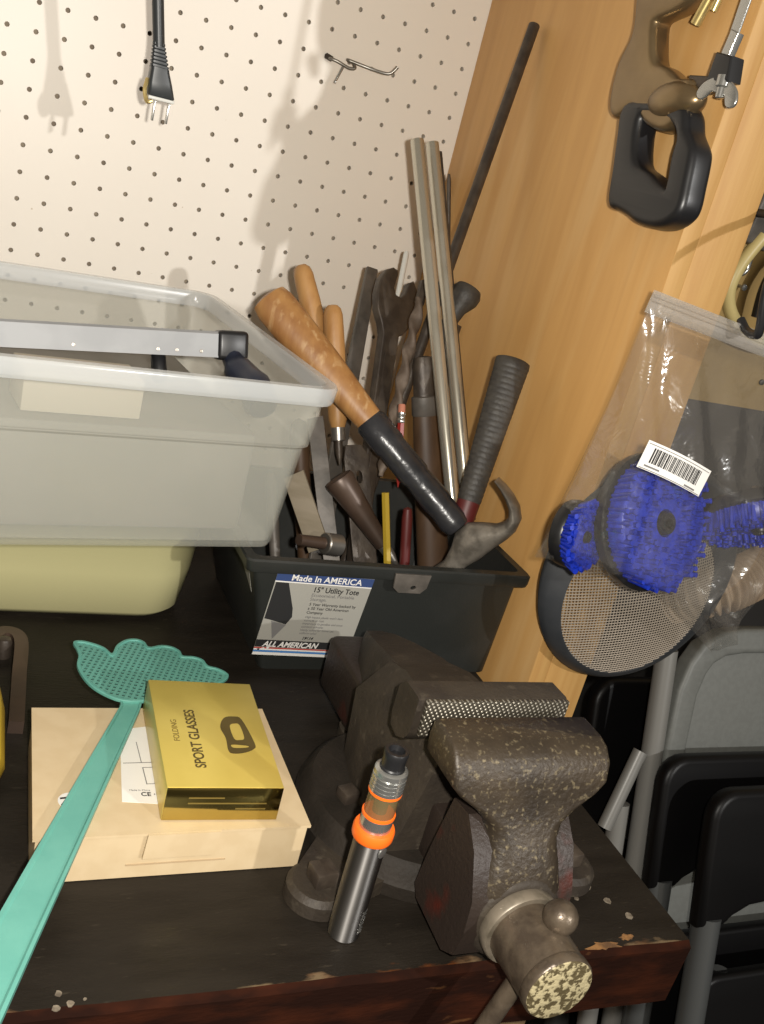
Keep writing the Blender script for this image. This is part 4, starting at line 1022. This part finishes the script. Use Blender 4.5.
def brush(label, c, n, r, group):
    c = Vector(c); n = Vector(n).normalized(); u, v, _ = frame_of(n)
    t = thing('round_brush', label, 'brush', c, group)
    bm = bmesh.new(); lathe(bm, c, n, [(-.004, r*.75), (-.003, r*.97), (.001, r), (.006, r), (.0075, r*.96), (.0078, .0005)], 36); obj('base_disc', bm, M['black'], t)
    bm = bmesh.new(); lathe(bm, c, n, [(-.016, .0032), (-.003, .0034)], 6); obj('hex_shank', bm, M['darksteel'], t)
    bm = bmesh.new(); lathe(bm, c, n, [(.006, r*.17), (.006+r*.33, r*.17), (.007+r*.36, r*.15), (.007+r*.36, r*.08), (.006+r*.25, r*.06), (.006+r*.25, .0003)], 20); obj('hub', bm, M['black'], t)
    bm = bmesh.new(); random.seed(int(r*1e5))
    for ring, cnt in ((.36, 18), (.50, 28), (.64, 36), (.78, 44), (.91, 54)):
        for k in range(cnt):
            a = 2*PI*(k+random.uniform(-.3, .3))/cnt; rad = u*math.cos(a)+v*math.sin(a); sd = rad.cross(n)
            b = c + rad*(r*ring) + n*.006; tip = b + n*random.uniform(r*.34, r*.44) + rad*random.uniform(-.001, .0045) + sd*random.uniform(-.002, .002)
            tube(bm, [b, b*.4+tip*.6, tip], [.0013, .0019, .0023], 5)
    lathe(bm, c + n*.006, n, [(0, r*.90), (r*.30, r*.94), (r*.315, r*.90), (r*.315, r*.20), (.0, r*.18)], 40)
    o = obj('bristles', bm, M['bristle'], t, 80)
    return t
brush('largest round blue bristle brush, in the middle of the clear zip bag', (.4771, -.4920, 1.0628), (.22, -.90, .38), .0545, 'drill brushes in the bag')
brush('small round blue bristle brush in the left corner of the clear bag', (.4148, -.4920, 1.0480), (.40, -.88, .20), .0265, 'drill brushes in the bag')
brush('round blue bristle brush under a black disc, right side of the clear bag', (.5802, -.5000, 1.0900), (.0, -.64, -.77), .0460, 'drill brushes in the bag')

def zip_bag():
    t = thing('zip_bag', 'clear plastic zip bag of blue brushes with a barcode sticker', 'bag', (.51, -.49, 1.09))
    TL, TR, BL, BR = V(.4180, 0, 1.2379), V(.6280, 0, 1.2121), V(.3916, 0, 1.0246), V(.6067, 0, .9451)
    def P(u, v, s):
        p = (TL*(1-u)+TR*u)*(1-v) + (BL*(1-u)+BR*u)*v
        p = p + V(0, 0, .022*math.sin(PI*u)*v**2) + V(-.025*math.exp(-((v-.84)/.09)**2)*u**3, 0, 0)
        p = p + V(.004*math.sin(PI*v)*(1-u)**4, 0, 0)
        e = max(0, math.sin(PI*u))**.33 * min(1, max(0, (v-.05)/.45)) * min(1, max(0, (1-v)/.09))**.6
        nz = noise.noise(V(u*4, v*4, 3+s))*.005 + noise.noise(V(u*3+v*6, u*11-v*4, 9+s))*.0028
        fold = .0080*math.sin((u*1.0-v*.22)*28)*math.exp(-((u-.17)/.16)**2) + .0030*math.sin((u*.9+v*.5)*38)*math.exp(-((u-.80)/.16)**2)
        y = -.490 - s*(.001 + (.063 if s > 0 else .014)*e) + (nz+fold)*min(1, e*1.6)*(1 if s > 0 else .4)
        return V(p.x, min(y, -.4765), p.z)
    n = 56
    for nm, s in (('front_film', 1), ('back_film', -1)):
        bm = bmesh.new(); g = [[bm.verts.new(P(i/n, j/n, s)) for i in range(n+1)] for j in range(n+1)]
        for j in range(n):
            for i in range(n): bm.faces.new((g[j][i], g[j][i+1], g[j+1][i+1], g[j+1][i]))
        me = bpy.data.meshes.new(nm); bm.normal_update(); bm.to_mesh(me); bm.free(); link(nm, me, M['bag'], t, 180)
    # zip strip: ribbed band along the top
    bm = bmesh.new(); d = (TR-TL); rows = []
    prof = [(0, .0016), (.002, .0010), (.0040, .0024), (.0050, .0010), (.0072, .0024), (.0082, .0010), (.0110, .0014), (.0140, .0010), (.0150, .0022), (.0165, .0010)]
    dn = (BL-TL).normalized()
    ring = lambda p: [V(p.x, -.490, p.z) + dn*a + V(0, -b, 0) for a, b in prof] + [V(p.x, -.490, p.z) + dn*a + V(0, .0010, 0) for a, b in reversed(prof)]
    loft(bm, [ring(TL + d*k/20) for k in range(21)]); obj('zip_strip', bm, M['zip'], t, 30)
    # barcode sticker lying on the film, bars in its own frame
    a = V(.3934, 0, 1.1505); b = V(.4535, 0, 1.1347); dn = V(-.0028, 0, -.0195)
    def S(f, g, off):
        p = a + (b-a)*f + dn*g
        return V(p.x, -.5680 + .0012*math.cos(f*5) - off, p.z + .0012*math.sin(f*PI))
    def strip(bm, f0, f1, g0, g1, off, k=1):
        for i in range(k):
            x0 = f0+(f1-f0)*i/k; x1 = f0+(f1-f0)*(i+1)/k
            q = [[bm.verts.new(S(f, g, o)) for f, g in ((x0, g0), (x1, g0), (x1, g1), (x0, g1))] for o in (off, off+.0003)]
            bm.faces.new(q[0][::-1]); bm.faces.new(q[1])
            for m_ in range(4): bm.faces.new((q[0][m_], q[0][(m_+1) % 4], q[1][(m_+1) % 4], q[1][m_]))
    bm = bmesh.new(); strip(bm, 0, 1, 0, 1, 0, 14); st = obj('barcode_sticker', bm, M['white'], t, 80)
    bm = bmesh.new(); random.seed(11); f = .12
    while f < .86:
        w = random.choice((.008, .008, .014, .02)); strip(bm, f, f+w, .18, .72, .0003); f += w + random.choice((.008, .011, .016))
    obj('barcode', bm, M['ink'], st)
    bm = bmesh.new()
    for g, f0, f1 in ((.82, .08, .30), (.86, .70, .88), (.08, .02, .98), (.95, .02, .98)): strip(bm, f0, f1, g, g+.025 if g in (.08, .95) else g+.06, .0003, 8)
    obj('small_print', bm, M['inkgrey'], st)
    bm = bmesh.new(); lathe(bm, (.5300, -.5040, 1.1900), (0, -1, 0), [(0, .0022), (.0015, .0022), (.002, .001)], 12); obj('vent_hole', bm, M['rubber'], t)
zip_bag()

def bag_hook():
    bm = bmesh.new(); tube(bm, smoothpath([(.5352, -.4150, 1.3050), (.5400, -.460, 1.3080), (.5250, -.500, 1.3020), (.5000, -.511, 1.2800), (.4940, -.512, 1.2600), (.5020, -.512, 1.2290), (.5040, -.508, 1.2240), (.5060, -.496, 1.2240), (.5060, -.486, 1.2300)], 5), .0033, 12)
    o = obj('black_hook', bm, M['black'], None, 80); tag(o, 'black hook holding the top of the clear zip bag', 'hook')
bag_hook()

def hose():
    p = smoothpath([(.715, -.31, .905), (.735, -.345, .935), (.765, -.345, .948), (.80, -.335, .958), (.86, -.32, .975), (.95, -.30, .985)], 40)
    bm = bmesh.new(); tube(bm, p, [.024 + .0036*math.sin(i*.85) for i in range(len(p))], 18)
    o = obj('ribbed_hose', bm, M['hose'], None, 80); tag(o, 'beige ribbed hose behind the bag above the grey folding chair', 'hose')
hose()
def yellow_hose():
    p = smoothpath([(.905, -.04, 1.29), (.886, -.04, 1.25), (.8825, -.04, 1.2150), (.9020, -.04, 1.186), (.945, -.04, 1.165), (1.02, -.04, 1.16), (1.08, -.04, 1.20)], 8)
    bm = bmesh.new(); tube(bm, p, .0085, 14); o = obj('hanging_hose', bm, M['yellowhose'], None, 80); tag(o, 'pale yellow hose loop hung on the tan board beyond the plywood panel', 'hose')
yellow_hose()
def pliers():
    t = thing('gripping_tool', 'dark grey handled tool hanging at the right edge beyond the stud', 'tool', (.90, -.03, 1.28))
    plate('grip', [[(-.020, -.030), (.018, -.036), (.028, .022), (.004, .044), (-.016, .030)]], .022, M['grayflat'], t, mframe((.8985, -.03, 1.308), (1, 0, 0), (0, 0, 1)), .004)
    bm = bmesh.new(); tube(bm, smoothpath([(.899, -.03, 1.278), (.906, -.03, 1.262), (.9075, -.03, 1.246), (.902, -.03, 1.2385), (.893, -.03, 1.2385)], 5), .0032, 10); obj('metal_hook', bm, M['zinc'], t, 80)
    t2 = thing('black_clamp', 'black clamp hanging at the right edge below the grey gripped tool', 'clamp', (.96, -.03, 1.2))
    bm = bmesh.new(); tube(bm, smoothpath([(.985, -.03, 1.36), (.966, -.03, 1.29), (.948, -.03, 1.235), (.952, -.03, 1.19)], 6), .0075, 12); obj('arm', bm, M['black'], t2)
    bm = bmesh.new(); lathe(bm, (.952, -.03, 1.270), (0, -1, 0), [(0, .016), (.012, .016), (.014, .013), (.014, .0004)], 20); obj('knob', bm, M['black'], t2)
    for i, (x, z) in enumerate(((.8880, 1.2235), (.9290, 1.2215), (.9080, 1.2050))):
        bm = bmesh.new(); lathe(bm, (x, 0, z), (0, -1, 0), [(0, .0022), (.012, .0022), (.0125, .0048), (.0145, .004), (.0150, .0004)], 14)
        o = obj('mounting_screw', bm, M['zinc'], None); tag(o, ('screw in the tan board beside the yellow hose, nearest the stud', 'screw in the tan board beside the yellow hose, farthest right', 'lowest screw in the tan board, inside the yellow hose loop')[i], 'screw', 'screws in the tan board')
pliers()

# ------------------------------------------------------------------ folding chairs beyond the bench
LV = V(0, .2873, .9578)          # lean direction of the stacked chairs
def chair_frame(x, y, z): return mframe((x, y, z), (1, 0, 0), LV)
def black_chair(label, xl, y, zt, W, Hs, dx=.012):
    """xl: left edge, y/zt: top edge of the back, W: width, Hs: side height"""
    t = thing('folding_chair', label, 'chair', (xl+W/2, y-.25, 0), 'folded chairs leaning beyond the bench')
    mx = chair_frame(xl, y, zt); r = .032
    arc = lambda cx, cy, a0, a1, rr: [(cx+rr*math.cos(math.radians(a0+(a1-a0)*i/6)), cy+rr*math.sin(math.radians(a0+(a1-a0)*i/6))) for i in range(7)]
    out = arc(W-r, -r, 0, 90, r) + arc(r, -r, 90, 180, r) + [(.001, -Hs*.5), (.004, -Hs), (.040, -Hs), (.052, -Hs+.010), (.075, -Hs+.020), (W*.5, -Hs+.030), (W-.075, -Hs+.020), (W-.052, -Hs+.010), (W-.040, -Hs), (W-.004, -Hs)]
    plate('backrest', [out], .022, M['chairblack'], t, mx, .008, 70)
    zf = zt/LV.z
    for x in (.019+.004, W-.023):
        bm = bmesh.new(); tube(bm, [mx @ V(x, -Hs+.01, 0), mx @ V(x, -zf+.002, 0)], .0155, 16); obj('leg', bm, M['tubesilver'], t)
    for x in (.062, W-.062):
        bm = bmesh.new(); tube(bm, [mx @ V(x, -Hs-.06, -.006), mx @ V(x, -zf+.002-.001, -.006)], .009, 12); obj('leg', bm, M['tubesilver'], t)
    out = arc(W-.05, -.245, 0, 90, .03) + arc(.05, -.245, 90, 180, .03) + arc(.05, -.60, 180, 270, .03) + arc(W-.05, -.60, 270, 360, .03)
    plate('seat', [out], .018, M['chairblack'], t, mx @ Matrix.Translation((0, 0, -.0)), .006, 70)
    bm = bmesh.new(); tube(bm, [mx @ V(.023, -.66, 0), mx @ V(W-.023, -.66, 0)], .009, 12); obj('crossbar', bm, M['tubesilver'], t)
    return t
black_chair('black folding chair in front of the other black ones, nearest the camera', .7605, -.422, .7350, .400, .155)
black_chair('black folding chair just behind the nearest black one', .7385, -.361, .7350, .400, .155)
black_chair('black folding chair at the back, left of the grey tube', .7300, -.222, .7480, .400, .205)

def grey_chair():
    t = thing('folding_chair', 'grey plastic folding chair with a rounded back behind the black ones', 'chair', (.94, -.5, 0), 'folded chairs leaning beyond the bench')
    S = [(0.7681, 0.7208), (0.7728, 0.7871), (0.7840, .8190), (0.7991, 0.8395), (0.8276, 0.8545), (0.8600, .8590), (0.8942, 0.8600)]
    xc = .955; o = V(0, -.29, .86); mx = mframe((0, -.283, .86), (1, 0, 0), LV)
    loc = [(x, (z-.86)/LV.z) for x, z in S]; full = loc + [(2*xc-x, v) for x, v in reversed(loc)]
    full = full + [(2*xc-.774, -.24), (2*xc-.80, -.27), (.80, -.27), (.774, -.24)]
    inn = inset(full, .030)
    plate('back_border', [full, inn], .026, M['chairgrey'], t, mx, .006, 60)
    plate('back_panel', [inset(full, .027)], .008, M['chairgrey'], t, mx, .002, 60)
    def tb(p, q, r, nm, m='tubegrey'):
        bm = bmesh.new(); tube(bm, [p, q], r, 16); obj(nm, bm, M[m], t)
    zf = .86/LV.z
    tb(mx @ V(.7535, -.03, .003), mx @ V(.7640, -zf+.002, .003), .0125, 'leg')
    tb(mx @ V(2*xc-.7535, -.03, .003), mx @ V(2*xc-.764, -zf+.002, .003), .0125, 'leg')
    tb(mx @ V(.7370, -.150, .004), mx @ V(.7020, -.240, .004), .0085, 'brace')
    tb(mx @ V(.7260, -.215, -.004), mx @ V(.7290, -zf+.004, -.004), .0115, 'leg')
    tb(mx @ V(2*xc-.726, -.215, -.004), mx @ V(2*xc-.729, -zf+.004, -.004), .0115, 'leg')
    out = [(.80, -.30), (2*xc-.80, -.30), (2*xc-.79, -.34), (2*xc-.80, -.68), (.80, -.68), (.79, -.34)]
    plate('seat', [out], .02, M['chairgrey'], t, mx, .006, 60)
    tb(mx @ V(.762, -.75, .012), mx @ V(2*xc-.762, -.75, .012), .009, 'crossbar')
grey_chair()

# ------------------------------------------------------------------ bits at the left edge of the bench
def shackle():
    t = thing('metal_shackle', 'brown rusty metal strap bent over a dark bolt at the left of the bench', 'strap', (.04, -.41, ZB))
    bm = bmesh.new(); pts = smoothpath([(.0165, -.378, .858), (.0200, -.362, .860), (.0310, -.3490, .861), (.0420, -.360, .860), (.0385, -.41, .858), (.0340, -.466, .856)], 6)
    rings = []
    for i, p in enumerate(pts):
        d = (pts[min(i+1, len(pts)-1)]-pts[max(i-1, 0)]).normalized(); s = V(d.y, -d.x, 0)
        rings.append([p + s*.0052 + V(0, 0, -.006), p + s*.0052 + V(0, 0, .004), p - s*.0052 + V(0, 0, .004), p - s*.0052 + V(0, 0, -.006)])
    loft(bm, rings); obj('strap', bm, M['browniron'], t, 30)
    bm = bmesh.new(); lathe(bm, (.0300, -.3640, ZB), (0, 0, 1), [(0, .0060), (.012, .0060), (.0155, .0045), (.017, .0005)], 20); obj('bolt', bm, M['darksteel'], t)
    t2 = thing('yellow_grip', 'yellow plastic grip just showing at the left edge of the bench', 'grip', (.0, -.48, ZB))
    bm = bmesh.new(); tube(bm, [(.0165, -.43, .862), (.0150, -.46, .863), (.0120, -.52, .863), (-.002, -.56, .862)], [.008, .0115, .012, .009], 16); obj('grip', bm, M['yellow'], t2)
    bm = bmesh.new(); tube(bm, [(.0175, -.418, .863), (.0165, -.434, .862)], [.006, .0075], 14); obj('collar', bm, M['steel'], t2)
shackle()

# ------------------------------------------------------------------ camera and light
R3 = ((0.9023, -0.3569, 0.2420), (0.0804, -0.4120, -0.9076), (0.4236, 0.8384, -0.3430))
def camera():
    cam = bpy.data.cameras.new('camera'); o = bpy.data.objects.new('camera', cam); COL.objects.link(o)
    r, d, f = (Vector(v).normalized() for v in R3)
    C = V(-.0445, -1.0815, 1.2926)
    o.matrix_world = Matrix(((r.x, -d.x, -f.x, C.x), (r.y, -d.y, -f.y, C.y), (r.z, -d.z, -f.z, C.z), (0, 0, 0, 1)))
    cam.sensor_fit = 'VERTICAL'; cam.sensor_height = 24; cam.lens = 24*1005.74/1024; cam.clip_start = .01
    SC.camera = o
    # the camera's own flash, right beside the lens
    fl = bpy.data.lights.new('camera_flash', 'POINT'); fl.energy = 28; fl.shadow_soft_size = .008; fl.color = (1, .95, .87)
    fo = bpy.data.objects.new('camera_flash', fl); COL.objects.link(fo); fo.location = C + r*.035 - d*.012 + f*.01
camera()
lp = bpy.data.lights.new('room_lamp', 'POINT'); lp.energy = 138; lp.shadow_soft_size = .03; lp.color = (1, .98, .95)
lo_ = bpy.data.objects.new('room_lamp', lp); COL.objects.link(lo_); lo_.location = (1.36, -2.80, 1.97)
w = bpy.data.worlds.new('world'); SC.world = w; w.use_nodes = True
w.node_tree.nodes['Background'].inputs[0].default_value = (1, .86, .68, 1); w.node_tree.nodes['Background'].inputs[1].default_value = .27
SC.view_settings.view_transform = 'Standard'; SC.view_settings.look = 'None'; SC.view_settings.exposure = 0; SC.view_settings.gamma = 1; SC.view_settings.use_curve_mapping = False
